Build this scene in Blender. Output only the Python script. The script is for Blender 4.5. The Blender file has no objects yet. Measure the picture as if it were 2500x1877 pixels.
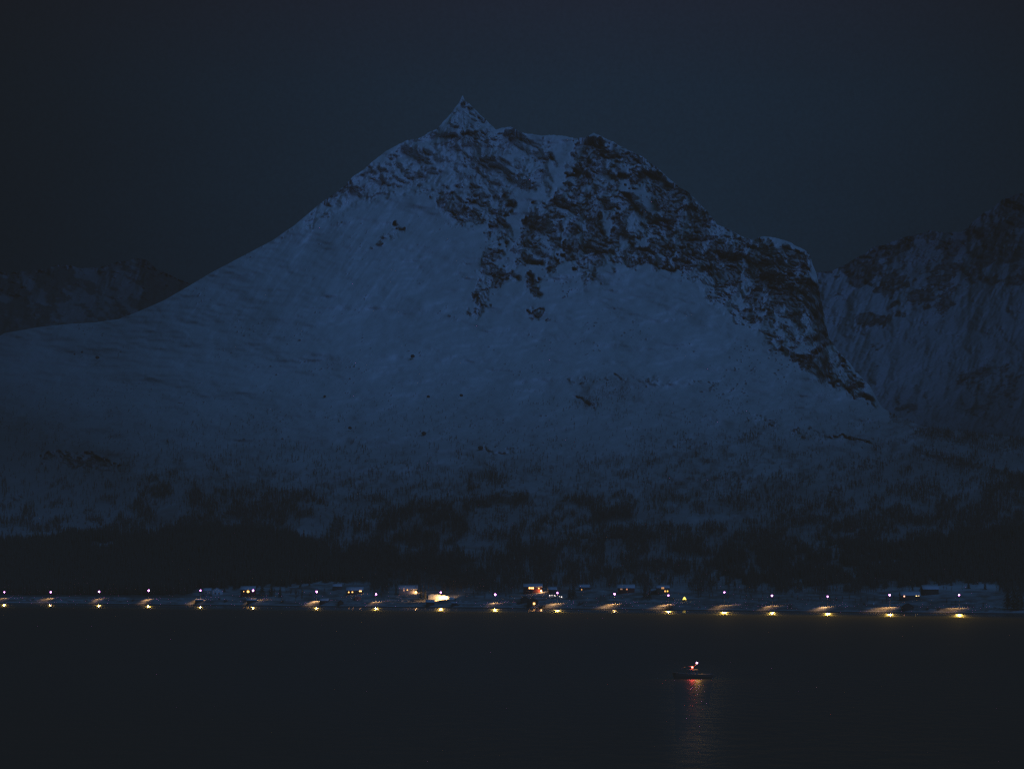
import bpy, math, random
import numpy as np
from mathutils import Vector

# ------------------------------------------------------------------ basics
sc = bpy.context.scene
col = sc.collection
R = math.radians
rng = np.random.default_rng(7)
random.seed(7)

F = 8000.0        # focal length in photo pixels (photo is 2500 px wide)
H = 20.0          # camera height over the fjord
UC, YH = 1250.0, 1427.0   # principal column and horizon row
K = 0.714

def tag(o, label=None, cat=None, group=None, kind=None):
    if label: o['label'] = label
    if cat: o['category'] = cat
    if group: o['group'] = group
    if kind: o['kind'] = kind
    return o

def empty(name, loc, rz=0.0, parent=None):
    o = bpy.data.objects.new(name, None)
    col.objects.link(o)
    o.location = loc
    o.rotation_euler = (0, 0, rz)
    o.empty_display_size = 0.5
    if parent: o.parent = parent
    return o

def np_mesh(name, V, faces_flat, counts, material=None, smooth=False):
    V = np.asarray(V, dtype=np.float32)
    me = bpy.data.meshes.new(name)
    me.vertices.add(len(V)); me.vertices.foreach_set('co', V.ravel())
    ff = np.asarray(faces_flat, dtype=np.int32); ct = np.asarray(counts, dtype=np.int32)
    me.loops.add(len(ff)); me.loops.foreach_set('vertex_index', ff)
    me.polygons.add(len(ct))
    st = np.zeros(len(ct), dtype=np.int32); st[1:] = np.cumsum(ct)[:-1]
    me.polygons.foreach_set('loop_start', st)
    me.update(calc_edges=True); me.validate()
    if smooth:
        me.polygons.foreach_set('use_smooth', np.ones(len(ct), dtype=bool))
    if material: me.materials.append(material)
    return me

def link(name, me, parent=None):
    o = bpy.data.objects.new(name, me)
    col.objects.link(o)
    if parent: o.parent = parent
    return o

class MB:
    """collects faces and links them as one mesh object"""
    def __init__(self): self.v, self.f = [], []
    def poly(self, pts):
        b = len(self.v); self.v += [tuple(p) for p in pts]; self.f.append(tuple(range(b, b + len(pts))))
    def grid(self, rings, close=True, cap=True):
        b = len(self.v); n = len(rings[0])
        for r in rings: self.v += [tuple(p) for p in r]
        for i in range(len(rings) - 1):
            for j in range(n if close else n - 1):
                k = (j + 1) % n
                self.f.append((b + i * n + j, b + i * n + k, b + (i + 1) * n + k, b + (i + 1) * n + j))
        if cap:
            self.f.append(tuple(b + j for j in range(n - 1, -1, -1)))
            e = b + (len(rings) - 1) * n
            self.f.append(tuple(e + j for j in range(n)))
        return self
    def box(self, x0, x1, y0, y1, z0, z1):
        return self.grid([[(x0, y0, z), (x1, y0, z), (x1, y1, z), (x0, y1, z)] for z in (z0, z1)])
    def tube(self, pts, rad, n=8):
        rings = []
        for i, p in enumerate(pts):
            p = np.array(p, float)
            a = np.array(pts[max(i - 1, 0)], float); c = np.array(pts[min(i + 1, len(pts) - 1)], float)
            d = c - a; d /= (np.linalg.norm(d) + 1e-9)
            up = np.array((0, 0, 1.0)) if abs(d[2]) < 0.9 else np.array((1.0, 0, 0))
            s = np.cross(d, up); s /= np.linalg.norm(s); t = np.cross(d, s)
            r = rad[i] if isinstance(rad, (list, tuple)) else rad
            rings.append([tuple(p + r * (math.cos(2 * math.pi * k / n) * s + math.sin(2 * math.pi * k / n) * t)) for k in range(n)])
        return self.grid(rings)
    def lathe(self, prof, n=12, c=(0, 0, 0)):
        return self.grid([[(c[0] + r * math.cos(2 * math.pi * k / n), c[1] + r * math.sin(2 * math.pi * k / n), c[2] + z) for k in range(n)] for r, z in prof])
    def build(self, name, material, parent=None, smooth=False):
        flat = [i for f in self.f for i in f]
        me = np_mesh(name, self.v, flat, [len(f) for f in self.f], material, smooth)
        return link(name, me, parent)

# ------------------------------------------------------------------ noise
def _hash(ix, iy, seed):
    h = (ix.astype(np.int64) * 374761393 + iy.astype(np.int64) * 668265263 + seed * 974634541) & 0xFFFFFFFF
    h = ((h ^ (h >> 13)) * 1274126177) & 0xFFFFFFFF
    h = h ^ (h >> 16)
    return (h & 0xFFFF).astype(np.float32) / 65535.0

def vnoise(x, y, seed=0):
    x0 = np.floor(x); y0 = np.floor(y)
    fx = (x - x0).astype(np.float32); fy = (y - y0).astype(np.float32)
    fx = fx * fx * fx * (fx * (fx * 6 - 15) + 10); fy = fy * fy * fy * (fy * (fy * 6 - 15) + 10)
    a = _hash(x0, y0, seed); b = _hash(x0 + 1, y0, seed)
    c = _hash(x0, y0 + 1, seed); d = _hash(x0 + 1, y0 + 1, seed)
    return (a + (b - a) * fx) * (1 - fy) + (c + (d - c) * fx) * fy

def fbm(x, y, octv=5, seed=0, gain=0.55, ridged=False):
    s = np.zeros_like(x, dtype=np.float32); amp = 1.0; tot = 0.0; f = 1.0
    for o in range(octv):
        n = vnoise(x * f + 17.3 * o, y * f - 9.1 * o, seed + o * 31)
        if ridged: n = 1 - np.abs(2 * n - 1)
        s += amp * n; tot += amp; amp *= gain; f *= 2.03
    return s / tot

def equalize(n):
    from_mean = (n - n.mean()) / (n.std() + 1e-9)
    return 1.0 / (1.0 + np.exp(-1.702 * from_mean))

def sstep(a, b, x):
    t = np.clip((x - a) / (b - a), 0, 1)
    return t * t * (3 - 2 * t)

# painted coverage maps: soft polygons on a coarse grid of the slope, 5 px cells
CELL = 5.0
GX0, GY0, GW, GH = -500.0, 150.0, 700, 290
def poly_map(polys, base=None, blur=2):
    gx = GX0 + (np.arange(GW) + 0.5) * CELL; gy = GY0 + (np.arange(GH) + 0.5) * CELL
    X, Y = np.meshgrid(gx, gy)
    M = np.zeros((GH, GW), np.float32) if base is None else base(X, Y).astype(np.float32)
    for val, pts, bl in polys:
        ins = np.zeros(X.shape, bool); n = len(pts)
        for i in range(n):
            x1, y1 = pts[i]; x2, y2 = pts[(i + 1) % n]
            if y1 == y2: continue
            c = ((y1 > Y) != (y2 > Y)) & (X < (x2 - x1) * (Y - y1) / (y2 - y1) + x1)
            ins ^= c
        m = ins.astype(np.float32)
        for _ in range(bl if bl else blur):
            m = (np.roll(m, 1, 0) + np.roll(m, -1, 0) + np.roll(m, 1, 1) + np.roll(m, -1, 1) + 2 * m) / 6
        M = M * (1 - m) + val * m
    return M
def sample(M, u, y):
    x = np.clip((u - GX0) / CELL - 0.5, 0, GW - 1.001); v = np.clip((y - GY0) / CELL - 0.5, 0, GH - 1.001)
    x0 = x.astype(int); y0 = v.astype(int); fx = x - x0; fy = v - y0
    return (M[y0, x0] * (1 - fx) + M[y0, x0 + 1] * fx) * (1 - fy) + (M[y0 + 1, x0] * (1 - fx) + M[y0 + 1, x0 + 1] * fx) * fy

# ------------------------------------------------------------------ materials
MATS = {}
def mat(name, color, rough=0.8, var=0.25, scale=3.0, emit=None, estr=0.0, metal=0.0, bump=0.0, alt=None):
    if name in MATS: return MATS[name]
    m = bpy.data.materials.new(name); m.use_nodes = True
    nt = m.node_tree; N = nt.nodes; L = nt.links
    b = N['Principled BSDF']
    tc = N.new('ShaderNodeTexCoord'); nz = N.new('ShaderNodeTexNoise')
    nz.inputs['Scale'].default_value = scale; nz.inputs['Detail'].default_value = 5
    L.new(tc.outputs['Object'], nz.inputs['Vector'])
    mx = N.new('ShaderNodeMix'); mx.data_type = 'RGBA'
    lo = tuple(c * (1 - var) for c in color); hi = alt or tuple(min(1, c * (1 + var)) for c in color)
    mx.inputs['A'].default_value = (*lo, 1); mx.inputs['B'].default_value = (*hi, 1)
    L.new(nz.outputs['Fac'], mx.inputs['Factor'])
    L.new(mx.outputs['Result'], b.inputs['Base Color'])
    b.inputs['Roughness'].default_value = rough
    b.inputs['Metallic'].default_value = metal
    b.inputs['Specular IOR Level'].default_value = 0.2
    if emit:
        b.inputs['Emission Color'].default_value = (*emit, 1)
        b.inputs['Emission Strength'].default_value = estr
        m.cycles.emission_sampling = 'AUTO' if estr > 20 else 'NONE'
    if bump:
        bp = N.new('ShaderNodeBump'); bp.inputs['Strength'].default_value = bump; bp.inputs['Distance'].default_value = 0.1
        L.new(nz.outputs['Fac'], bp.inputs['Height']); L.new(bp.outputs['Normal'], b.inputs['Normal'])
    MATS[name] = m
    return m

def terrain_mat(name, snow, rock, brush_and_dim):
    m = bpy.data.materials.new(name); m.use_nodes = True
    nt = m.node_tree; N = nt.nodes; L = nt.links
    b = N['Principled BSDF']; b.inputs['Roughness'].default_value = 0.9; b.inputs['Specular IOR Level'].default_value = 0.1
    def attr(a):
        n = N.new('ShaderNodeAttribute'); n.attribute_name = a; return n.outputs['Fac']
    geo = N.new('ShaderNodeNewGeometry')
    def noise(scale, detail=4):
        n = N.new('ShaderNodeTexNoise'); n.inputs['Scale'].default_value = scale; n.inputs['Detail'].default_value = detail
        L.new(geo.outputs['Position'], n.inputs['Vector']); return n.outputs['Fac']
    def ramp(fac, c0, c1):
        x = N.new('ShaderNodeMix'); x.data_type = 'RGBA'
        if isinstance(fac, float): x.inputs['Factor'].default_value = fac
        else: L.new(fac, x.inputs['Factor'])
        for k, c in (('A', c0), ('B', c1)):
            if isinstance(c, tuple): x.inputs[k].default_value = (*c, 1)
            else: L.new(c, x.inputs[k])
        return x.outputs['Result']
    s = ramp(noise(0.02, 6), tuple(c * 0.82 for c in snow), tuple(min(1, c * 1.12) for c in snow))
    s = ramp(noise(0.30, 4), s, tuple(c * 0.80 for c in snow))
    s = ramp(noise(0.95, 2), s, tuple(c * 0.62 for c in snow))
    rk = ramp(noise(0.05, 7), tuple(c * 0.5 for c in rock), tuple(c * 1.6 for c in rock))
    vg = ramp(noise(0.12, 6), tuple(c * 0.6 for c in brush_and_dim), tuple(c * 1.5 for c in brush_and_dim))
    c = ramp(attr('brush_and_dim'), s, vg)
    c = ramp(attr('rock'), c, rk)
    L.new(c, b.inputs['Base Color'])
    bp = N.new('ShaderNodeBump'); bp.inputs['Strength'].default_value = 0.16; bp.inputs['Distance'].default_value = 3.0
    L.new(noise(0.12, 7), bp.inputs['Height']); L.new(bp.outputs['Normal'], b.inputs['Normal'])
    return m

# ------------------------------------------------------------------ the main mountain and the shore
SHORE = [(-2000, 1461), (-500, 1468), (0, 1471), (200, 1471.5), (420, 1474.5), (840, 1478.8), (1260, 1482.5), (1680, 1487), (2100, 1492.5), (2500, 1496), (3000, 1500), (4600, 1509)]
SX, SY = np.array([p[0] for p in SHORE], float), np.array([p[1] for p in SHORE], float)
_sx = np.arange(-2000.0, 4601.0, 10.0)
_kr = np.exp(-(np.arange(-25, 26) / 9.0) ** 2); _kr /= _kr.sum()
_sy = np.convolve(np.pad(np.interp(_sx, SX, SY), 25, mode='edge'), _kr, mode='valid')
def shore(u): return np.interp(u, _sx, _sy) + 3.0       # water line
GP = np.array([-40, -12, 0, 3, 10, 13, 13.8, 14.5, 17.0, 25, 40, 60, 100, 150, 200, 300, 400, 500, 600, 700, 800, 900, 1000, 1100, 1300], float)
GD = np.array([-200, -60, 0, 9, 22, 29, 33, 51, 55, 104, 176, 270, 440, 640, 800, 1110, 1400, 1670, 1910, 2120, 2310, 2480, 2630, 2760, 2980], float) * K
def d_base(u, y):
    ys = shore(u)
    p = ys - y
    d = H * F / (ys - YH) + np.interp(p, GP, GD)
    a = sstep(60, 500, p)
    d = d + a * 620.0 * (np.clip((820 - u) / 820.0, 0, 2.0) ** 1.6) * sstep(100, 650, p) * 0.9
    return d
def to_world(u, y, d):
    return np.stack([(u - UC) / F * d, d + 0 * u, H + d * (YH - y) / F], -1)
def P(u, y):
    u = np.float64(u); y = np.float64(y)
    d = float(d_base(u, y))
    w = to_world(u, y, np.float64(d))
    return float(w[0]), float(w[1]), float(w[2]), d / F      # last: metres per photo pixel there

MAIN_SKY = [(-2000, 1050), (-500, 868), (-200, 838), (0, 819), (11, 813), (92, 799), (163, 791), (230, 787), (290, 779), (339, 760), (401, 733), (461, 698), (515, 666), (600, 621),
 (665, 587), (719, 549.5), (774, 503), (801, 484), (844, 452), (860, 433), (890, 411), (939, 373), (953, 364), (980, 349), (990, 343), (1015, 342), (1023, 339), (1045, 324),
 (1068, 311), (1090, 290), (1106, 270), (1121, 251), (1126, 241), (1129.5, 232), (1133, 243), (1145, 252), (1158, 266), (1181, 288), (1199, 308), (1210, 317), (1224, 311), (1246, 310), (1267, 320),
 (1289, 327), (1325, 333), (1348, 329), (1371, 331), (1398, 337), (1427, 336), (1440, 329), (1450, 325), (1463, 331), (1497, 347), (1530, 366), (1574, 385), (1606, 411),
 (1644, 444), (1655, 456), (1685, 474), (1706, 495), (1725, 514), (1742, 533), (1750, 547), (1780, 558), (1818, 581), (1834, 585), (1850, 580), (1866, 577), (1902, 583),
 (1932, 593), (1964, 609), (1977, 620), (1984, 646), (1993, 666), (2000, 702), (2005, 730), (2012, 764), (2018, 800), (2024, 822), (2031, 834), (2045, 856), (2075, 886),
 (2088, 905), (2123, 941), (2138, 968), (2153, 994), (2190, 1016), (2250, 1040), (2330, 1050), (2400, 1058), (2500, 1070), (2700, 1085), (3000, 1100), (4600, 1190)]
MX, MY = np.array([p[0] for p in MAIN_SKY], float), np.array([p[1] for p in MAIN_SKY], float)
def skyline(u):
    y = np.interp(u, MX, MY)
    rough = 0.3 + 4.2 * sstep(760, 860, u) * (1 - sstep(2000, 2060, u))
    n = fbm(u / 26.0, u * 0 + 3.3, 5, 91, 0.6) - 0.5
    return y + n * rough * 2.2

S = 1.1302
def sp(pts): return [(x * S, y * S) for x, y in pts]
ROCK = [
 # scattered crags of the upper left face
 (.27, sp([(690, 440), (800, 360), (900, 295), (960, 265), (1080, 300), (1190, 300), (1160, 400), (1060, 425), (940, 425), (830, 425), (740, 455), (640, 495)]), 4),
 (.24, sp([(830, 370), (900, 345), (1010, 350), (1060, 370), (1000, 395), (900, 385), (780, 400)]), 3),
 (.55, sp([(975, 250), (1000, 225), (1035, 260), (1065, 285), (1040, 300), (1010, 310), (970, 300)]), 2),
 (.75, sp([(985, 232), (1000, 212), (1015, 235), (1000, 250)]), 1),
 (.28, sp([(1060, 290), (1110, 280), (1150, 300), (1160, 330), (1090, 350), (1040, 330)]), 2),
 (.32, sp([(1140, 330), (1190, 330), (1210, 390), (1180, 420), (1100, 410), (1090, 380)]), 2),
 (.6, sp([(935, 432), (965, 415), (1000, 440), (1030, 430), (1100, 420), (1110, 455), (1080, 475), (990, 465), (945, 455)]), 2),
 (.28, sp([(960, 470), (1060, 470), (1040, 490), (980, 490)]), 2),
 (.55, sp([(1050, 465), (1090, 460), (1105, 515), (1080, 525), (1060, 500)]), 2),
 # main right hand cliff
 (.52, sp([(1235, 305), (1300, 296), (1400, 354), (1470, 404), (1540, 472), (1600, 508), (1650, 514), (1730, 540), (1755, 575), (1775, 650), (1785, 715), (1735, 718), (1700, 690), (1640, 655), (1580, 615), (1500, 596), (1430, 575), (1350, 570), (1280, 575), (1200, 562), (1130, 560), (1122, 500), (1150, 450), (1210, 420), (1225, 380)]), 3),
 (.8, sp([(1240, 310), (1290, 300), (1345, 322), (1390, 350), (1440, 388), (1400, 395), (1350, 380), (1300, 372), (1240, 358)]), 2),
 (.82, sp([(1240, 360), (1310, 372), (1370, 385), (1440, 395), (1480, 420), (1450, 440), (1380, 420), (1340, 400), (1250, 390)]), 2),
 (.9, sp([(1450, 390), (1485, 415), (1540, 470), (1525, 480), (1470, 440)]), 2),
 (.85, sp([(1430, 440), (1500, 460), (1560, 500), (1540, 530), (1490, 520), (1430, 470)]), 2),
 (.72, sp([(1150, 450), (1240, 445), (1320, 470), (1340, 520), (1260, 560), (1180, 560), (1138, 510)]), 2),
 (.85, sp([(1240, 480), (1275, 470), (1280, 520), (1230, 540)]), 2),
 (.7, sp([(1340, 540), (1440, 520), (1500, 570), (1480, 590), (1360, 570)]), 2),
 (.9, sp([(1490, 520), (1540, 500), (1590, 540), (1600, 600), (1560, 620), (1500, 570)]), 2),
 (.9, sp([(1640, 520), (1720, 535), (1752, 560), (1772, 650), (1782, 715), (1730, 700), (1680, 670), (1640, 640), (1615, 590)]), 2),
 # snow shelves and chutes inside it
 (.06, sp([(1320, 360), (1375, 366), (1365, 392), (1310, 380)]), 1),
 (.06, sp([(1330, 400), (1400, 408), (1420, 450), (1400, 470), (1360, 430), (1310, 425)]), 2),
 (.12, sp([(1395, 470), (1445, 505), (1440, 512), (1390, 480)]), 1),
 (.08, sp([(1298, 458), (1330, 455), (1335, 500), (1305, 505)]), 2),
 (.1, sp([(1365, 510), (1405, 505), (1395, 535), (1360, 538)]), 1),
 (.12, sp([(1448, 535), (1464, 535), (1460, 580), (1440, 580)]), 1),
 (.15, sp([(1545, 488), (1552, 490), (1538, 530), (1530, 530)]), 1),
 (.2, sp([(1618, 522), (1626, 524), (1608, 580), (1598, 576)]), 1),
 (.05, sp([(1208, 300), (1240, 302), (1222, 372), (1212, 400), (1185, 415), (1195, 350)]), 2),
 (.06, sp([(1200, 560), (1210, 480), (1222, 480), (1216, 562)]), 1),
 (.42, sp([(1052, 500), (1075, 500), (1090, 560), (1070, 575), (1050, 560)]), 2),
 (.30, sp([(1100, 520), (1135, 520), (1140, 560), (1110, 580)]), 3),
 (.10, sp([(1190, 590), (1330, 600), (1330, 640), (1200, 630)]), 6),
 # ribs hanging below the cliff
 (.45, sp([(1040, 575), (1065, 565), (1110, 590), (1115, 615), (1060, 625), (1045, 680), (1015, 672)]), 2),
 (.5, sp([(1137, 590), (1160, 592), (1165, 640), (1137, 635)]), 2),
 (.55, sp([(1150, 662), (1172, 662), (1172, 685), (1150, 682)]), 1),
 (.4, sp([(1180, 560), (1200, 560), (1205, 590), (1190, 590)]), 1),
 (.35, sp([(1250, 570), (1290, 578), (1300, 600), (1260, 600)]), 2),
 (.38, sp([(818, 510), (868, 482), (876, 495), (850, 512), (822, 535)]), 2),
 (.16, sp([(700, 440), (760, 450), (720, 470), (660, 480)]), 2),
 # skirt of the bluff and the lower spur
 (.34, sp([(1480, 590), (1600, 620), (1640, 655), (1720, 715), (1785, 718), (1790, 750), (1740, 745), (1680, 740), (1640, 720), (1560, 670)]), 4),
 (.55, sp([(1640, 735), (1680, 740), (1720, 760), (1690, 765)]), 2),
 (.45, sp([(1790, 745), (1830, 790), (1880, 845), (1900, 878), (1860, 860), (1800, 830), (1730, 785), (1705, 768), (1740, 770)]), 2),
 (.75, sp([(1705, 768), (1760, 790), (1800, 825), (1790, 830), (1740, 800)]), 1),
 (.8, sp([(1820, 810), (1870, 840), (1893, 873), (1860, 862), (1830, 840)]), 1),
 # ledges and outcrops on the lower slope
 (.5, [(100, 1112), (205, 1108), (290, 1140), (285, 1156), (200, 1140), (110, 1128)], 2),
 (.2, [(1175, 1092), (1262, 1098), (1258, 1112), (1180, 1104)], 1),
 (.45, [(1405, 962), (1470, 985), (1460, 998), (1410, 975)], 1),
 (.16, [(1380, 914), (1560, 918), (1800, 935), (1800, 944), (1540, 932), (1390, 930)], 2),
 (.25, [(1810, 1015), (1900, 1022), (1900, 1034), (1830, 1030)], 1),
 (.25, [(1930, 1056), (2040, 1060), (2140, 1078), (2130, 1086), (2030, 1068), (1930, 1064)], 1),
 (.35, [(0, 1215), (75, 1208), (70, 1216), (0, 1226)], 1),
]
ROCKMAP = poly_map(ROCK)

def brush_base(X, Y):
    ys = shore(X)
    s = np.interp(Y, [150, 880, 940, 1000, 1060, 1120, 1180, 1240, 1300, 1350, 1400, 1428, 1442, 1480], [0, 0, .06, .12, .15, .19, .27, .38, .48, .56, .62, .66, .68, .66])
    # wood climbs higher on the right
    shift = np.clip((X - 1500) / 1000.0, 0, 1) * 0.20 * sstep(1020, 1160, Y) * (1 - sstep(1380, 1440, Y))
    return np.clip(s + shift, 0, 1)
BRUSH = [
 (.97, [(-500, 1345), (50, 1342), (110, 1318), (175, 1303), (269, 1302), (300, 1330), (384, 1309), (480, 1280), (576, 1288), (711, 1303), (770, 1323), (850, 1400), (700, 1428), (480, 1440), (440, 1470), (-500, 1470)], 9),
 (.30, [(160, 1345), (270, 1322), (318, 1330), (250, 1352), (180, 1368)], 3),
 (.62, [(330, 1180), (430, 1150), (560, 1200), (760, 1210), (840, 1250), (800, 1290), (560, 1285), (400, 1290), (330, 1260)], 5),
 (.10, [(712, 1290), (790, 1250), (812, 1270), (800, 1310), (740, 1322)], 3),
 (.14, [(380, 1250), (440, 1230), (430, 1275), (370, 1290)], 3),
 (.50, [(1140, 1165), (1210, 1150), (1250, 1190), (1200, 1215), (1140, 1200)], 3),
 (.95, [(1150, 1220), (1220, 1208), (1295, 1212), (1290, 1232), (1160, 1240)], 2),
 (.8, [(1360, 1222), (1440, 1218), (1460, 1235), (1360, 1236)], 2),
 (.75, [(960, 1240), (1150, 1225), (1160, 1300), (1000, 1330), (900, 1320)], 5),
 (.85, [(1440, 1250), (1545, 1245), (1560, 1268), (1440, 1280)], 3),
 (.12, [(1545, 1272), (1700, 1255), (1860, 1258), (1860, 1272), (1700, 1282), (1570, 1290)], 3),
 (.10, [(1110, 1338), (1200, 1334), (1215, 1348), (1130, 1356)], 2),
 (.95, [(1080, 1322), (1115, 1322), (1115, 1332), (1080, 1332)], 1),
 (.88, [(800, 1400), (860, 1340), (1000, 1350), (1080, 1345), (1150, 1365), (1200, 1420), (1100, 1440), (960, 1425), (800, 1425)], 4),
 (.68, [(1240, 1325), (1450, 1305), (1650, 1285), (1660, 1330), (1500, 1345), (1250, 1350)], 4),
 (.64, [(1660, 1295), (1900, 1300), (2080, 1250), (2280, 1235), (2510, 1150), (3000, 1140), (3000, 1425), (2140, 1420), (2060, 1480), (1760, 1480), (1700, 1420), (1650, 1340)], 6),
 (.86, [(2140, 1340), (2510, 1290), (3000, 1290), (3000, 1425), (2440, 1415), (2140, 1415)], 6),
 (.25, [(1730, 1395), (1755, 1390), (1755, 1420), (1732, 1420)], 3),
 (.35, [(1960, 1300), (2000, 1300), (1995, 1345), (1965, 1345)], 3),
 (.30, [(2100, 1370), (2200, 1365), (2200, 1380), (2110, 1382)], 2),
 (.66, [(2160, 985), (2200, 990), (2260, 1015), (2400, 1030), (2510, 1040), (3000, 1060), (3000, 1140), (2400, 1092), (2250, 1076), (2180, 1046)], 6),
 (.8, [(2220, 1098), (2300, 1112), (2420, 1140), (2510, 1160), (2510, 1180), (2400, 1150), (2280, 1122)], 2),
 (.30, [(1420, 915), (1560, 915), (1590, 990), (1480, 1030), (1380, 1000)], 9),
 (.3, [(1600, 1060), (1900, 1040), (1950, 1120), (1700, 1160), (1560, 1130)], 5),
 # open snow round the houses
 (.15, [(478, 1440), (570, 1438), (570, 1475), (478, 1475)], 2),
 (.08, [(560, 1440), (800, 1420), (905, 1425), (905, 1470), (560, 1470)], 2),
 (.10, [(1250, 1438), (1390, 1440), (1390, 1475), (1250, 1475)], 2),
 (.08, [(1395, 1440), (1570, 1436), (1570, 1470), (1395, 1470)], 2),
 (.08, [(1590, 1440), (1680, 1436), (1712, 1462), (1712, 1480), (1590, 1480)], 2),
 (.10, [(2090, 1455), (2180, 1440), (2300, 1430), (2440, 1426), (2440, 1500), (2090, 1500)], 3),
 (.15, [(950, 1440), (1120, 1445), (1250, 1460), (1250, 1480), (950, 1480)], 2),
]
BRUSHMAP = poly_map(BRUSH, brush_base)
BW, BH = BRUSHMAP.shape[1], BRUSHMAP.shape[0]

u_cols = np.concatenate([np.arange(-1760, -460, 20.0), np.arange(-460, -20, 10.0), np.arange(-20, 2520, 2.0), np.arange(2520, 2960, 10.0), np.arange(2960, 4401, 20.0)])
low_p = np.concatenate([[-40, -20, -10, -5], np.arange(0, 13, 1.0), [13, 13.4, 13.8, 14.15, 14.5, 15.1, 15.7, 16.4, 17.0], np.arange(18, 30, 1.0)])
NR = 640
nc = len(u_cols)
ys_c, yr_c = shore(u_cols), skyline(u_cols)
tt = np.linspace(0, 1, NR)
rows = [ys_c - p for p in low_p]
for t in tt: rows.append((ys_c - 30) * (1 - t) + yr_c * t)
Yg = np.array(rows); Ug = np.broadcast_to(u_cols, Yg.shape).copy()
Pg = shore(Ug) - Yg
Dg = d_base(Ug, Yg)
# rock coverage
wx = (fbm(Ug / 70, Yg / 70, 3, 5) - .5) * 40; wy = (fbm(Ug / 70, Yg / 70, 3, 6) - .5) * 40
uu, yy = Ug + wx, Yg + wy
ang = R(28)
ra, rb = uu * math.cos(ang) + yy * math.sin(ang), -uu * math.sin(ang) + yy * math.cos(ang)
n1 = fbm(ra / 44, rb / 28, 6, 11, 0.68)
n2 = fbm(uu / 24, yy / 34, 5, 12, 0.68)
wx2 = (fbm(Ug / 20, Yg / 20, 3, 7) - .5) * 42; wy2 = (fbm(Ug / 20, Yg / 20, 3, 8) - .5) * 42
dens = sample(ROCKMAP, Ug + wx * 0.5 + wx2, Yg + wy * 0.5 + wy2)
dens = dens * (0.72 + 0.56 * fbm(Ug / 34, Yg / 40, 3, 9))
n3 = fbm(ra / 15, rb / 10, 5, 15, 0.62)
cl = sstep(.60, .44, dens)
neq = equalize(0.6 * n1 + 0.4 * n2) * (1 - cl) + equalize(0.35 * n1 + 0.65 * n3) * cl
rock = sstep(-0.06, 0.06, dens - neq) * sstep(0.015, 0.08, dens)
fine = equalize(fbm(uu / 7.0, yy / 5.0, 3, 14, 0.7))
dust = equalize(fbm(ra / 9.0, rb / 5.5, 4, 16, 0.75))
rock = rock * (0.46 + 0.54 * sstep(0.25, 0.45, dust)) * (0.6 + 0.4 * sstep(.2, .6, fine))
rock = rock * (0.52 + 0.48 * sstep(240, 430, Yg + 0.12 * np.abs(Ug - 1130)))   # summit haze painted in: rock colour fades toward snow
rock = rock * (1 - .30 * sstep(1420, 1250, Ug) * sstep(540, 440, Yg))
# isolated stones on the open slope
st = fbm(Ug / 5.0, Yg / 3.5, 2, 44); patch = sstep(.52, .7, fbm(Ug / 60, Yg / 45, 3, 45))
rock = np.maximum(rock, 0.8 * sstep(.80, .86, st) * patch * sstep(300, 420, Yg) * (1 - sstep(1150, 1250, Yg)) * (Pg > 200))
# tide washed stones at the water line
rock = np.maximum(rock, sstep(4.0 + 2.0 * fbm(Ug / 9, Ug * 0, 3, 66), 2.0, Pg) * 0.97)
# brush coverage
bd = sample(BRUSHMAP, Ug, Yg)
bn = equalize(fbm(Ug / 26, Yg / 15, 5, 21, 0.6))
streak = equalize(fbm(Ug / 3.2, Yg / 11.0, 3, 22, 0.6))
brush_and_dim = bd * (0.25 + 0.9 * sstep(-.25, .25, bd - bn)) * (0.55 + 0.6 * streak)
# light falloff toward both sides, painted into the snow colour
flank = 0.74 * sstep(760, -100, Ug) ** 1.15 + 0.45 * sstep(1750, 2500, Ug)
brush_and_dim = np.maximum(brush_and_dim, 0) + flank * 0.75 * sstep(60, 160, Pg) * (0.8 + 0.4 * fbm(Ug / 120, Yg / 60, 4, 23))
lowheath = 0.55 * sstep(860, 1300, Yg) * sstep(60, 120, Pg)
brush_and_dim = brush_and_dim + lowheath * (0.7 + 0.6 * fbm(Ug / 90, Yg / 22, 5, 24))
brush_and_dim = np.clip(brush_and_dim, 0, 0.98) * sstep(14, 22, Pg) 
brush_and_dim = np.minimum(brush_and_dim, np.interp(bd, [0, .5, .75, .93, 1], [.9, .62, .80, .92, .95]))
brush_and_dim = np.maximum(brush_and_dim, np.interp(bd, [0, .40, .62, .80, .95], [0, .28, .55, .72, .93]) * sstep(16.8, 19, Pg))
brush_and_dim = np.maximum(brush_and_dim, np.clip(.58 + 1.2 * (fbm(Ug / 30, Yg / 4, 5, 25) - .42), .12, .85) * sstep(3, 6, Pg) * (1 - sstep(50, 70, Pg)))
verge = sstep(.50, .66, fbm(Ug / 14, Yg / 5, 4, 71)) * sstep(3, 6, Pg) * (1 - sstep(11, 13, Pg)) * sstep(.42, .6, fbm(Ug / 170, Ug * 0, 2, 72))
brush_and_dim = np.maximum(brush_and_dim, verge * .85)
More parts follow.
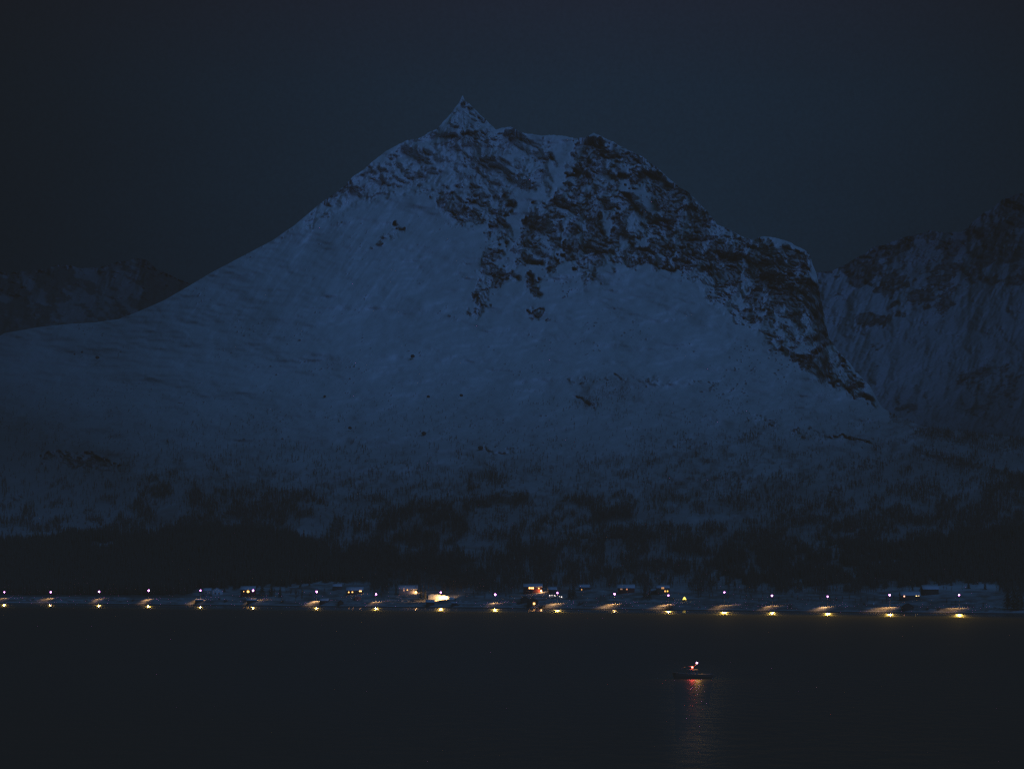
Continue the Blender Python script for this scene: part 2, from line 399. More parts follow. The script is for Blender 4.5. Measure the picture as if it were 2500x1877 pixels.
# relief along the line of sight
rl = fbm(ra / 110, rb / 80, 5, 31, 0.55, True)
gully = fbm((Ug * .8 + Yg * .6) / 44, (Yg * .8 - Ug * .6) / 260, 4, 32, 0.5)
rz = sstep(.05, .4, dens)
up = sstep(120, 420, Pg)
Dg = Dg + up * ((rl - .5) * (9 + 100 * rz) + (gully - .5) * (5 + 13 * sstep(1150, 950, Ug) * sstep(860, 700, Yg)) * (1 - rz) + (fbm(uu / 24, yy / 18, 5, 33, .6, True) - .5) * 30 * rz) - rock * 5 * up * (Pg > 60)
Dg = Dg + sstep(30, 120, Pg) * ((fbm(Ug / 180, Yg / 60, 4, 34) - .5) * 60 + (fbm(Ug / 260 + Yg / 900, Yg / 42, 3, 37) - .5) * 30 * sstep(780, 880, Yg) * (1 - sstep(1180, 1300, Yg)))
Dg = Dg + sstep(4, 8, Pg) * (1 - sstep(12, 13, Pg)) * (fbm(Ug / 9, Yg / 4, 3, 35) - .5) * 4
Dg = Dg + sstep(14.6, 16, Pg) * (1 - sstep(26, 34, Pg)) * (fbm(Ug / 11, Yg / 8, 4, 36) - .42) * 14
W = to_world(Ug, Yg, Dg)
# back side of the ridge
crest = W[-1]
backs = []
for i in range(1, 13):
    q = crest.copy(); q[:, 1] += 110.0 * i; q[:, 2] = np.maximum(crest[:, 2] - 60.0 * i - 3 * i * i, -15)
    q[:, 2] += (vnoise(u_cols / 30, u_cols * 0 + i, 8) - .5) * 20
    q[:, 0] *= (q[:, 1] / crest[:, 1])
    backs.append(q)
Wall = np.concatenate([W, np.array(backs)], 0)
nr = Wall.shape[0]
def grid_faces(nr, nc):
    a = (np.arange(nr - 1)[:, None] * nc + np.arange(nc - 1)[None, :]).ravel()
    q = np.stack([a, a + 1, a + nc + 1, a + nc], -1)
    return q.ravel(), np.full(len(a), 4)
ff, cc = grid_faces(nr, nc)
SNOW, ROCKC, BRUSHC = (.90, .92, .96), (.06, .05, .045), (.075, .062, .05)
main_mat = terrain_mat('snow_rock_and_heath', SNOW, ROCKC, BRUSHC)
me = np_mesh('mountain', Wall.reshape(-1, 3), ff, cc, main_mat, True)
def add_attr(me, name, arr):
    a = me.attributes.new(name, 'FLOAT', 'POINT'); a.data.foreach_set('value', arr.astype(np.float32).ravel())
padr = lambda a: np.concatenate([a, np.repeat(a[-1:], 12, 0)], 0)
add_attr(me, 'rock', padr(rock)); add_attr(me, 'brush_and_dim', padr(brush_and_dim))
tag(link('mountain', me), 'snow covered pointed mountain rising from the fjord shore', 'mountain', kind='structure')

# ------------------------------------------------------------------ distant mountains
def far_mountain(label, sky, y_bottom, d_bot, d_top, snow, rockc, rock_fn, u0, u1, step, rows_n, seed, amp):
    xs, yv = np.array([p[0] for p in sky], float), np.array([p[1] for p in sky], float)
    u = np.arange(u0, u1, step)
    yr = np.interp(u, xs, yv) + (fbm(u / 24, u * 0 + seed, 5, seed, .6) - .5) * 9
    t = np.linspace(0, 1, rows_n)[:, None]
    Y = y_bottom * (1 - t) + yr[None, :] * t; U = np.broadcast_to(u, Y.shape).copy()
    D = d_bot + (d_top - d_bot) * (1 - (1 - t) ** 1.3) + 0 * U
    rl = fbm(U / 80 + Y / 200, Y / 110 - U / 300, 6, seed + 1, .58, True)
    D = D + (rl - .5) * amp
    rk, br = rock_fn(U, Y, rl)
    Wd = to_world(U, Y, D)
    crest = Wd[-1]; bk = []
    for i in range(1, 7):
        q = crest.copy(); q[:, 1] += 200 * i; q[:, 2] -= 120 * i; bk.append(q)
    A = np.concatenate([Wd, np.array(bk)], 0)
    f, c = grid_faces(A.shape[0], len(u))
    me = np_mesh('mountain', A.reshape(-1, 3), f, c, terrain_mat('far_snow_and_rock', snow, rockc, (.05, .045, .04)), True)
    ext = lambda a: np.concatenate([a, np.repeat(a[-1:], 6, 0)], 0)
    add_attr(me, 'rock', ext(rk)); add_attr(me, 'brush_and_dim', ext(br))
    tag(link('mountain', me), label, 'mountain', kind='structure')

RIGHT_ROCK = poly_map([
 (.66, [(1990, 660), (2080, 630), (2150, 596), (2260, 566), (2360, 560), (2500, 470), (3000, 380), (3000, 690), (2500, 690), (2440, 690), (2330, 690), (2260, 760), (2180, 720), (2080, 700)], 4),
 (.80, [(2040, 665), (2120, 620), (2200, 600), (2200, 690), (2100, 690), (2050, 690)], 4),
 (.75, [(2250, 660), (2340, 640), (2345, 720), (2310, 770), (2250, 750), (2240, 700)], 4),
 (.85, [(2460, 660), (2560, 640), (2560, 700), (2450, 690)], 3),
 (.12, [(2345, 600), (2375, 600), (2365, 690), (2345, 690)], 3),
 (.85, [(2175, 710), (2200, 715), (2190, 750), (2215, 765), (2210, 780), (2165, 755)], 1),
 (.5, [(2090, 760), (2180, 765), (2160, 800), (2100, 800)], 3),
 (.6, [(2300, 765), (2315, 765), (2290, 815), (2275, 820)], 2),
 (.25, [(2010, 820), (2130, 830), (2200, 870), (2100, 880), (2020, 860)], 4),
 (.5, [(2185, 955), (2195, 955), (2195, 1000), (2185, 1000)], 1),
 (.4, [(2200, 990), (2400, 985), (2400, 1010), (2200, 1010)], 3),
 (.2, [(2330, 900), (2500, 880), (2500, 1000), (2350, 1000)], 5),
])
def right_fn(U, Y, rl):
    n = equalize(fbm(U / 40 + Y / 90, Y / 30, 6, 401, .64))
    d = sample(RIGHT_ROCK, U, Y)
    rk = sstep(-.07, .07, d - n) * sstep(.02, .1, d) * (.62 + .38 * sstep(.4, .6, fbm(U / 9, Y / 6, 4, 402, .7)))
    spk = sstep(.74, .84, fbm(U / 6, Y / 4, 2, 403)) * sstep(.5, .65, fbm(U / 60, Y / 50, 3, 404)) * .8
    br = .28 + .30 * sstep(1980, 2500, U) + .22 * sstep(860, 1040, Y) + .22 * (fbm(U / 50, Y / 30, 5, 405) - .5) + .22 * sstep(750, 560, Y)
    return np.maximum(rk, spk), np.clip(br, 0, .95)
RIGHT_SKY = [(1800, 740), (1900, 700), (1996, 667), (2034, 658), (2074, 640), (2117, 614), (2139, 600), (2168, 593), (2233, 573), (2269, 562), (2305, 566), (2345, 566), (2363, 555), (2388, 531), (2413, 515), (2446, 490), (2478, 477), (2500, 470), (2600, 440), (2900, 380), (3100, 400), (3600, 470), (4300, 620)]
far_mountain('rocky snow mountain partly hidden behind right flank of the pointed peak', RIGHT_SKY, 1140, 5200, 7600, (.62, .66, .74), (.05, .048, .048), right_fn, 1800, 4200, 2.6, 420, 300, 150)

LEFT_ROCK = poly_map([
 (.80, [(-400, 600), (14, 660), (180, 645), (200, 720), (140, 760), (60, 740), (0, 720), (-400, 800)], 4),
 (.95, [(-400, 720), (60, 740), (90, 810), (0, 830), (-400, 860)], 3),
 (.97, [(335, 625), (366, 641), (440, 680), (480, 700), (400, 760), (340, 770), (345, 700)], 2),
 (.70, [(180, 720), (230, 740), (290, 760), (300, 790), (220, 790)], 3),
 (.35, [(200, 655), (320, 640), (340, 690), (290, 750), (200, 720)], 4),
 (.15, [(60, 720), (170, 755), (215, 790), (110, 800), (95, 760)], 3),
])
def left_fn(U, Y, rl):
    n = equalize(fbm(U / 46 - Y / 60, Y / 36, 6, 501, .62))
    d = np.maximum(sample(LEFT_ROCK, U, Y), .3)
    rk = sstep(-.2, .2, d - n) * (.65 + .35 * fbm(U / 6, Y / 5, 3, 502))
    br = .62 + .3 * (fbm(U / 50, Y / 30, 5, 505) - .5)
    return rk, np.clip(br, 0, .95)
LEFT_SKY = [(-500, 690), (-200, 672), (14, 665), (54, 661), (108, 658), (141, 647), (174, 649), (198, 657), (244, 650), (285, 639), (325, 633), (353, 633), (366, 641), (385, 660), (434, 679), (461, 691), (520, 740), (700, 830)]
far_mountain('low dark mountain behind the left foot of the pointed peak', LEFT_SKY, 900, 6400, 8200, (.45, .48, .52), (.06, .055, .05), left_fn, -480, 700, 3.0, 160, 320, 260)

# ------------------------------------------------------------------ fjord water
def water_mat():
    m = bpy.data.materials.new('fjord_water'); m.use_nodes = True
    nt = m.node_tree; N = nt.nodes; L = nt.links
    b = N['Principled BSDF']
    b.inputs['Base Color'].default_value = (.006, .020, .028, 1)
    b.inputs['IOR'].default_value = 1.33
    bo = N.new('ShaderNodeAttribute'); bo.attribute_name = 'sky_sheen'
    cm = N.new('ShaderNodeMix'); cm.data_type = 'RGBA'
    cm.inputs['A'].default_value = (.010, .020, .016, 1); cm.inputs['B'].default_value = (.005, .052, .062, 1)
    L.new(bo.outputs['Fac'], cm.inputs['Factor']); L.new(cm.outputs['Result'], b.inputs['Base Color'])
    gl_ = N.new('ShaderNodeAttribute'); gl_.attribute_name = 'gloss'; L.new(gl_.outputs['Fac'], b.inputs['Specular IOR Level'])
    geo = N.new('ShaderNodeNewGeometry')
    a = N.new('ShaderNodeAttribute'); a.attribute_name = 'ripple'
    big = N.new('ShaderNodeTexNoise'); big.inputs['Scale'].default_value = 1.0; big.inputs['Detail'].default_value = 6
    mb_ = N.new('ShaderNodeMapping'); mb_.inputs['Scale'].default_value = (.035, .012, 1); L.new(geo.outputs['Position'], mb_.inputs['Vector']); L.new(mb_.outputs['Vector'], big.inputs['Vector'])
    ro = N.new('ShaderNodeAttribute'); ro.attribute_name = 'chop'
    ad = N.new('ShaderNodeMath'); ad.operation = 'MULTIPLY_ADD'; ad.inputs[1].default_value = 0.16
    L.new(big.outputs['Fac'], ad.inputs[0]); L.new(ro.outputs['Fac'], ad.inputs[2])
    L.new(ad.outputs[0], b.inputs['Roughness'])
    mp = N.new('ShaderNodeMapping'); mp.inputs['Scale'].default_value = (0.30, 0.11, 1)
    L.new(geo.outputs['Position'], mp.inputs['Vector'])
    wv = N.new('ShaderNodeTexNoise'); wv.inputs['Scale'].default_value = 1.0; wv.inputs['Detail'].default_value = 4
    L.new(mp.outputs['Vector'], wv.inputs['Vector'])
    bp = N.new('ShaderNodeBump'); bp.inputs['Distance'].default_value = 1.2
    st = N.new('ShaderNodeMath'); st.operation = 'MULTIPLY'; st.inputs[1].default_value = 0.9
    L.new(a.outputs['Fac'], st.inputs[0]); L.new(st.outputs[0], bp.inputs['Strength'])
    L.new(wv.outputs['Fac'], bp.inputs['Height']); L.new(bp.outputs['Normal'], b.inputs['Normal'])
    return m
wu = np.concatenate([np.arange(-2400, -200, 100.0), np.arange(-200, 2701, 20.0), np.arange(2800, 5401, 100.0)])
offs = np.array([-300, -60, -30, 0, 2, 3, 3.5, 4, 4.5, 5, 5.5, 6, 6.5, 7, 7.5, 8, 8.5, 9, 10, 11, 12, 13, 14, 16, 20, 26, 34, 44, 60, 80, 100, 120, 140, 160, 200, 260, 320, 640])   # px below the water line
Uw = np.broadcast_to(wu, (len(offs), len(wu))).copy()
ysw = shore(wu)
Dw = np.zeros_like(Uw)
for i, o in enumerate(offs):
    Dw[i] = H * F / (ysw - YH + o) if o >= 0 else H * F / (ysw - YH) - o * 12.0
lee = 0.98 + 0.30 * (fbm(Uw / 160, Uw * 0 + 2, 3, 77) - .5)
Off = np.repeat(offs[:, None].astype(float), len(wu), 1)
slick = np.exp(-((Uw - 1697) / 75.0) ** 2) * sstep(120, 165, Off) * (1 - sstep(300, 420, Off))
ripple = np.maximum(.7 * slick, .25 * sstep(90, 150, Off))
chop = np.interp(Off / lee, [0, 5.8, 6.4, 8.4, 9.6, 11.5, 60, 400], [.08, .08, .36, .38, .60, .70, .70, .58])
chop = chop - .32 * slick
Ww = np.stack([(Uw - UC) / F * Dw, Dw, np.zeros_like(Dw)], -1)
f, c = grid_faces(len(offs), len(wu))
wme = np_mesh('water', Ww.reshape(-1, 3), f, c, water_mat())
sky_sheen = np.interp(Off, [0, 20, 160, 390], [.8, 1.0, 1.0, .3]) * (.35 + .65 * np.exp(-((Uw - 1200) / 900.0) ** 2)) * (.8 + .4 * fbm(Uw / 220, Off / 25, 4, 79))  # bluish sky sheen painted into the water colour, strongest at centre
gloss = np.maximum(np.interp(Off, [0, 8.4, 10.5, 14], [.5, .5, .2, .17]), .17 + .33 * slick)
add_attr(wme, 'sky_sheen', sky_sheen); add_attr(wme, 'gloss', gloss)
add_attr(wme, 'ripple', ripple); add_attr(wme, 'chop', chop)
tag(link('water', wme), 'dark rippled fjord water in front of the mountain', 'water', kind='structure')

# ------------------------------------------------------------------ shore road
ru = np.concatenate([np.arange(-1600, -440, 20.0), np.arange(-440, 2941, 6.0), np.arange(2960, 4200, 20.0)])
rv = []
for p, lift in ((13.85, .10), (14.15, .16), (14.45, .10)):
    yv = shore(ru) - p
    w = to_world(ru, yv, d_base(ru, yv)); w[:, 2] += lift; rv.append(w)
f, c = grid_faces(3, len(ru))
tag(link('road', np_mesh('road', np.array(rv).reshape(-1, 3), f, c, mat('packed_snow_road', (.42, .42, .44), .8, .3, .3), True)), 'snow packed shore road running under the street lamps', 'road', kind='structure')

# ------------------------------------------------------------------ trees
def birch_proto(seed, nb=15, lean=0.05):
    r = np.random.default_rng(seed); V = []; T = []
    def tri(a, b, c):
        k = len(V); V.extend([a, b, c]); T.append((k, k + 1, k + 2))
    tops = []
    lx, ly = r.normal(0, lean, 2)
    for k in range(3):
        a0, a1 = 2 * math.pi * k / 3, 2 * math.pi * (k + 1) / 3
        tri((.014 * math.cos(a0), .014 * math.sin(a0), -.04), (.014 * math.cos(a1), .014 * math.sin(a1), -.04), (lx, ly, 1.0))
    ntr = len(T)
    for i in range(nb):
        h = r.uniform(.15, .82); a = r.uniform(0, 2 * math.pi); ln = r.uniform(.2, .36) * (1.15 - h * .55)
        o = np.array((lx * h, ly * h, h)); d = np.array((math.cos(a) * .55, math.sin(a) * .55, .85)) * ln
        s = np.array((-math.sin(a), math.cos(a), 0)) * .017
        tri(tuple(o - s), tuple(o + s), tuple(o + d))
        m = o + d * .45
        for q in range(2):
            d2 = np.array((math.cos(a + r.normal(0, .9)) * .6, math.sin(a + r.normal(0, .9)) * .6, .7)) * ln * .6
            tri(tuple(m - s * .8), tuple(m + s * .8), tuple(m + d2))
    return np.array(V, float), np.array(T), ntr

def spruce_proto(seed):
    r = np.random.default_rng(seed); V = []; T = []
    def tri(a, b, c):
        k = len(V); V.extend([a, b, c]); T.append((k, k + 1, k + 2))
    for k in range(3):
        a0, a1 = 2 * math.pi * k / 3, 2 * math.pi * (k + 1) / 3
        tri((.02 * math.cos(a0), .02 * math.sin(a0), -.04), (.02 * math.cos(a1), .02 * math.sin(a1), -.04), (0, 0, .9))
    ntr = len(T)
    for L_ in range(7):
        z = .10 + .125 * L_; rad = .21 * (1 - L_ / 7.6) * r.uniform(.85, 1.15); n = 8; off = r.uniform(0, 6)
        for k in range(n):
            a = off + 2 * math.pi * k / n + r.normal(0, .12); rr = rad * r.uniform(.7, 1.2); w = rad * .5
            tip = (rr * math.cos(a), rr * math.sin(a), z - .05 * r.uniform(.4, 1.3))
            tri((-.5 * w * math.sin(a), .5 * w * math.cos(a), z + .15), (.5 * w * math.sin(a), -.5 * w * math.cos(a), z + .15), tip)
            tri((tip[0] - w * math.sin(a) * .5, tip[1] + w * math.cos(a) * .5, tip[2] + .03), (tip[0] + w * math.sin(a) * .5, tip[1] - w * math.cos(a) * .5, tip[2] + .03), (0, 0, z + .13))
    return np.array(V, float), np.array(T), ntr

birches = [birch_proto(100 + i) for i in range(8)]
spruces = [spruce_proto(200 + i) for i in range(5)]
birch_twig = mat('bare_birch_twigs', (.085, .07, .055), .9, .4, 2.0)
birch_bark = mat('birch_bark', (.14, .125, .11), .9, .5, 6.0)
needle = mat('spruce_needles', (.06, .062, .048), .9, .4, 2.0)
spruce_bark = mat('spruce_bark', (.06, .05, .04), .9, .4, 6.0)

def ground(u, y):
    d = d_base(u, y); return to_world(u, y, d), d / F

def scatter(name, protos, u, y, hpx, material, label, seed):
    r = np.random.default_rng(seed)
    w, s = ground(u, y); hh = hpx * s
    Vs, Ts, base = [], [], 0
    which = r.integers(0, len(protos), len(u)); rot = r.uniform(0, 2 * math.pi, len(u)); wd = r.uniform(.8, 1.25, len(u)) * np.interp(hpx, [4, 14], [1.45, .95])
    for k, (V, T, _) in enumerate(protos):
        idx = np.where(which == k)[0]
        if not len(idx): continue
        c, sn = np.cos(rot[idx])[:, None], np.sin(rot[idx])[:, None]
        h = hh[idx][:, None]; wf = wd[idx][:, None]
        X = (V[None, :, 0] * c - V[None, :, 1] * sn) * h * wf + w[idx, 0][:, None]
        Y = (V[None, :, 0] * sn + V[None, :, 1] * c) * h * wf + w[idx, 1][:, None]
        Z = V[None, :, 2] * h + w[idx, 2][:, None]
        A = np.stack([X, Y, Z], -1).reshape(-1, 3)
        t = (T[None] + (np.arange(len(idx)) * len(V))[:, None, None]).reshape(-1, 3) + base
        Vs.append(A); Ts.append(t); base += len(A)
    V = np.concatenate(Vs); T = np.concatenate(Ts)
    o = link(name, np_mesh(name, V, T.ravel(), np.full(len(T), 3), material))
    return tag(o, label, 'forest', kind='stuff')

# candidates over the lower slope, kept by the painted coverage
NCAND = 330000
cu = rng.uniform(-300, 2800, NCAND); cy = rng.uniform(905, 1452, NCAND)
cb = sample(BRUSHMAP, cu, cy)
clump = equalize(fbm(cu / 34, cy / 18, 4, 61, .6))
clear = (shore(cu) - cy) > 18.5
keep = (rng.uniform(0, 1, NCAND) < (cb ** 1.15) * (0.15 + 1.3 * sstep(-.2, .3, cb - clump)) * .85) & clear
keep &= cy > np.interp(cu, MX, MY) + 3
cu, cy, cb = cu[keep], cy[keep], cb[keep]
sprucey = (sample(poly_map([(1., [(-500, 1345), (110, 1325), (175, 1312), (384, 1318), (480, 1295), (711, 1312), (850, 1400), (850, 1440), (480, 1440), (440, 1470), (-500, 1470)], 5),
                            (.45, [(1750, 1360), (2200, 1330), (2800, 1250), (2800, 1430), (1750, 1440)], 6)]), cu, cy) > rng.uniform(.1, 1.0, len(cu)))
grow = np.interp(cy, [905, 1000, 1100, 1250, 1350, 1440], [5, 8, 12, 16, 20, 20])
hp = grow * rng.uniform(.65, 1.3, len(cu))
b_ = ~sprucey
scatter('birch_forest', birches, cu[b_], cy[b_], hp[b_], birch_twig, 'bare birch forest covering the lower mountain slope', 1)
scatter('spruce_forest', spruces, cu[sprucey], cy[sprucey], hp[sprucey] * 1.25, needle, 'dense dark spruce forest above the shore road', 2)
print('forest', b_.sum(), sprucey.sum())

# single trees
def split_proto(name, proto, bark, leaf):
    V, T, ntr = proto
    out = []
    for part, tr, m in (('trunk', T[:ntr], bark), ('crown', T[ntr:], leaf)):
        ids = np.unique(tr); remap = {int(v): i for i, v in enumerate(ids)}
        out.append((part, np_mesh(part, V[ids], [remap[int(v)] for v in tr.ravel()], [3] * len(tr), m)))
    return out
birch_parts = [split_proto('birch', birch_proto(300 + i, 26), birch_bark, birch_twig) for i in range(5)]
spruce_parts = [split_proto('spruce', spruce_proto(400 + i), spruce_bark, needle) for i in range(4)]
def tree(kind, u, y, hpx, label, group=None, wide=1.0):
    parts = random.choice(birch_parts if kind == 'birch_tree' else spruce_parts)
    x, yy, z, s = P(u, y)
    o = empty(kind, (x, yy, z - .1), random.uniform(0, 6.28)); h = hpx * s
    o.scale = (h * wide, h * wide, h)
    tag(o, label, 'tree', group)
    for pn, pm in parts: link(pn, pm, o)
    return o

LAMPS = [(10, 1445), (123.5, 1445), (241.7, 1444), (362.6, 1441), (489, 1441), (617.5, 1441), (773, 1444), (918, 1450), (1076, 1445.5), (1209, 1451), (1361, 1447), (1500.5, 1449.7), (1632, 1453), (1768.7, 1445.5), (1885, 1453.5), (2021, 1455.6), (2172.5, 1452), (2342, 1452)]
NAMED_TREES = [
 ('spruce_tree', 967, 1452, 24, 'slim dark spruce at left gable of pale house with porch lamp', None, 1.0),
 ('spruce_tree', 1028, 1462, 36, 'tall dark spruce between the porch lamp and the floodlit snow bank', None, 1.1),
 ('spruce_tree', 1038, 1463, 30, 'shorter dark spruce touching left end of the floodlit snow bank', None, 1.2),
 ('birch_tree', 1083, 1446, 26, 'round brown tree directly behind lamp over the floodlit snow bank', None, 1.5),
 ('spruce_tree', 1400, 1462, 46, 'tallest dark spruce, right of the garden light row', None, 1.3),
 ('spruce_tree', 1391, 1463, 34, 'dark spruce leaning on tallest spruce beside the garden light row', None, 1.3),
 ('spruce_tree', 1575, 1462, 44, 'tall dark spruce right of the dark red house', None, 1.1),
 ('spruce_tree', 1586, 1464, 34, 'dark spruce left of house with four orange windows', None, 1.1),
 ('spruce_tree', 548, 1444, 16, 'small spruce between white gabled house and red house', None, 1.2),
 ('spruce_tree', 640, 1452, 40, 'big dark spruce right of red house with two yellow windows', None, 1.3),
 ('spruce_tree', 663, 1455, 36, 'dark spruce second right of the red house', None, 1.3),
 ('spruce_tree', 684, 1458, 30, 'dark spruce at edge of open snow left of seventh lamp', None, 1.3),
 ('birch_tree', 722, 1466, 30, 'bare spreading birch on open snow left of long lit snow streak', None, 1.4),
 ('birch_tree', 736, 1467, 28, 'bare birch standing at left end of the long lit snow streak', None, 1.3),
 ('birch_tree', 1112, 1473, 18, 'low bare birch at right end of the floodlit snow bank', None, 1.5),
 ('birch_tree', 1395, 1470, 12, 'low bush-like birch in front of the tallest spruce', None, 1.7),
 ('spruce_tree', 2228, 1442, 18, 'small spruce behind snow roof of house with two yellow windows', None, 1.2),
 ('spruce_tree', 2405, 1440, 30, 'lone dark spruce on open snow right of the last lamp', None, 1.0),
 ('spruce_tree', 2460, 1487, 66, 'leftmost big spruce of dark clump at right shore', None, 1.1),
 ('spruce_tree', 2475, 1488, 74, 'tallest spruce in the dark clump at right shore', None, 1.2),
 ('spruce_tree', 2493, 1488, 70, 'rightmost big spruce of dark clump at right shore', None, 1.2),
 ('spruce_tree', 2484, 1489, 48, 'shorter front spruce in the dark clump at right shore', None, 1.4),
 ('birch_tree', 2400, 1488, 20, 'bare birch at the shore left of big dark spruce clump', None, 1.4),
]
for k, u, y, h, lab, g, wd in NAMED_TREES: tree(k, u, y, h, lab, g, wd)

ORD = ['first', 'second', 'third', 'fourth', 'fifth', 'sixth', 'seventh', 'eighth', 'ninth', 'tenth', 'eleventh', 'twelfth', 'thirteenth', 'fourteenth', 'fifteenth', 'sixteenth', 'seventeenth', 'eighteenth']
HOUSE_SPANS = [(490, 635), (800, 905), (960, 1120), (1255, 1380), (1405, 1445), (1495, 1560), (1590, 1690), (2190, 2300)]
def blocked(u): return any(a - 6 < u < b + 6 for a, b in HOUSE_SPANS)
for i in range(len(LAMPS) - 1):
    ua, ub = LAMPS[i][0], LAMPS[i + 1][0]
    n = int((ub - ua) / 14)
    lab = 'bare birch at forest foot between the %s and %s lamps from left' % (ORD[i], ORD[i + 1])
    for k in range(n):
        u = ua + (k + random.uniform(.1, .9)) * (ub - ua) / n
        if blocked(u): continue
        tree('birch_tree', u, float(shore(u)) - random.uniform(18, 32), random.uniform(13, 22), lab, 'birches between the %s and %s lamps' % (ORD[i], ORD[i + 1]), random.uniform(1.0, 1.4))

# shrubs on the bank under the road
shrub_mesh = []
for sd in range(4):
    r = np.random.default_rng(700 + sd); mb = MB()
    for q in range(46):
        a = r.uniform(0, 6.28); e = r.uniform(.35, 1.35); ln = r.uniform(.55, 1.0)
        b0 = np.array((r.normal(0, .16), r.normal(0, .16), -.05)); d = np.array((math.cos(a) * math.cos(e), math.sin(a) * math.cos(e), math.sin(e))) * ln
        s = np.array((-math.sin(a), math.cos(a), 0)) * .03
        mb.poly([b0 - s, b0 + s, b0 + d])
        mid = b0 + d * .5; d2 = d * .5 + r.normal(0, .15, 3)
        mb.poly([mid - s * 1.5, mid + s * 1.5, mid + d2])
    flat = [i for ff_ in mb.f for i in ff_]
    shrub_mesh.append(np_mesh('shrub', mb.v, flat, [3] * len(mb.f), birch_twig))
SHRUBS = [(536, 1463, 6, 'small dark bush on snow below the white gabled house'), (551, 1469, 9, 'round dark bush at shore right of the white gabled house'), (598, 1470, 11, 'dark bush beside shed below red house'),
 (866, 1463, 7, 'dark bush below garage of dark house with three windows'), (1118, 1478, 9, 'dark bush at right shed by floodlit bank'), (1416, 1476, 12, 'wide dark bush below tallest spruce at shore'),
 (1268, 1474, 11, 'dark bush behind left boathouse with dark gable'), (2110, 1476, 8, 'dark bush left of white post by seventeenth lamp'), (2265, 1488, 8, 'dark bush right of pointed boathouse'), (2290, 1489, 9, 'second dark bush right of pointed boathouse'),
 (1930, 1482, 8, 'dark bush at shore between fifteenth and sixteenth lamps'), (690, 1470, 7, 'dark bush at shore left of long lit snow streak'), (325, 1467, 7, 'dark bush at shore left of fourth lamp'), (80, 1464, 6, 'dark bush at shore left of second lamp')]
for u, y, h, lab in SHRUBS:
    x, yy, z, s = P(u, y)
    o = link('bush', random.choice(shrub_mesh)); o.location = (x, yy, z); o.scale = (h * s * 1.3, h * s * 1.3, h * s); o.rotation_euler = (0, 0, random.uniform(0, 6))
    tag(o, lab, 'bush', 'bushes along the shore')

# boulders on the open slope
rockm = mat('dark_boulder_stone', (.05, .045, .043), .9, .5, .6, bump=.5)
def boulder_mesh(seed):
    r = np.random.default_rng(seed); mb = MB(); rings = []
    for i in range(7):
        ph = math.pi * i / 6; ring = []
        for k in range(10):
            th = 2 * math.pi * k / 10; q = .8 + .45 * float(vnoise(np.array([math.cos(th) * 1.3 + seed]), np.array([math.sin(th) * 1.3 + ph * 1.2]), seed)[0])
            ring.append((math.sin(ph) * math.cos(th) * q * (1 if 0 < i < 6 else .05), math.sin(ph) * math.sin(th) * q, -math.cos(ph) * .7 * q))
        rings.append(ring)
    mb.grid(rings); flat = [i for ff_ in mb.f for i in ff_]
    return np_mesh('boulder', mb.v, flat, [len(x) for x in mb.f], rockm)
bms = [boulder_mesh(s) for s in (3, 8, 13)]
for i, (u, y, w, lab) in enumerate([(1008, 873, 11, 'large lone dark boulder on open snow below the peak'), (241, 876, 11, 'dark boulder on left snow slope, larger of three'), (203, 862, 6, 'small dark boulder uppermost on the left snow slope'),
   (185, 867, 5, 'smallest dark boulder at left on the left snow slope'), (1046, 971, 9, 'dark boulder on lower slope left of two flat stones'), (1127, 968, 9, 'flat dark boulder on lower slope right of middle'),
   (856, 1047, 9, 'dark boulder on lower slope under left shoulder'), (1036, 1061, 12, 'dark pair-like boulder above scrub at mid slope'), (1173, 1096, 12, 'dark boulder left end of rock row above the forest'), (794, 970, 7, 'small boulder at upper edge of scrub')]):
    x, yy, z, s = P(u, y)
    o = link('boulder', bms[i % 3]); o.location = (x, yy - 14, z + .15 * w * s); o.scale = (w * s * .5,) * 3; o.rotation_euler = (0, 0, i * 1.3)
    tag(o, lab, 'boulder', 'boulders on the open snow slope')

# ------------------------------------------------------------------ street lamps
VIOLET = (1.0, .32, 1.08)
steel = mat('galvanised_steel', (.30, .30, .31), .5, .2, 4, metal=.6)
lamp_glass = mat('lit_lamp_glass', (.9, .85, .9), .3, .05, 4, emit=VIOLET, estr=9.5)
def spot(name, loc, energy, color, radius, parent, ang, direction, blend=.6):
    ld = bpy.data.lights.new(name, 'SPOT'); ld.energy = energy; ld.color = color; ld.shadow_soft_size = radius
    ld.spot_size = R(ang); ld.spot_blend = blend
    o = bpy.data.objects.new(name, ld); col.objects.link(o); o.location = loc; o.parent = parent
    o.rotation_euler = Vector(direction).to_track_quat('-Z', 'Y').to_euler()
    return o
def lightobj(name, loc, energy, color, radius, parent):
    ld = bpy.data.lights.new(name, 'POINT'); ld.energy = energy; ld.color = color; ld.shadow_soft_size = radius
    o = bpy.data.objects.new(name, ld); col.objects.link(o); o.location = loc; o.parent = parent
    return o
LAMP_LABELS = ['street lamp at far left edge of the shore road', 'street lamp over long pale snow patch, second from left edge', 'street lamp before dark spruce wood, third from left edge', 'street lamp over yellow lit road, fourth from left edge',
 'street lamp just left of the white gabled house', 'street lamp just right of red house with two yellow windows', 'street lamp over long lit snow streak left of shed with snow roof', 'street lamp right of dark house with three small windows',
 'street lamp above the brightest floodlit snow bank', 'street lamp alone right of the floodlit snow bank', 'street lamp above the row of small garden lights', 'street lamp over lit mound below the dark red house',
 'street lamp below house with four orange windows', 'tall street lamp first right of little hut with yellow gable', 'street lamp midway in dark wood between little yellow hut and white post', 'street lamp in dark wood, next left of white post',
 'street lamp over broad orange snow patch beside pointed boathouse', 'last street lamp at right, alone on open snow']
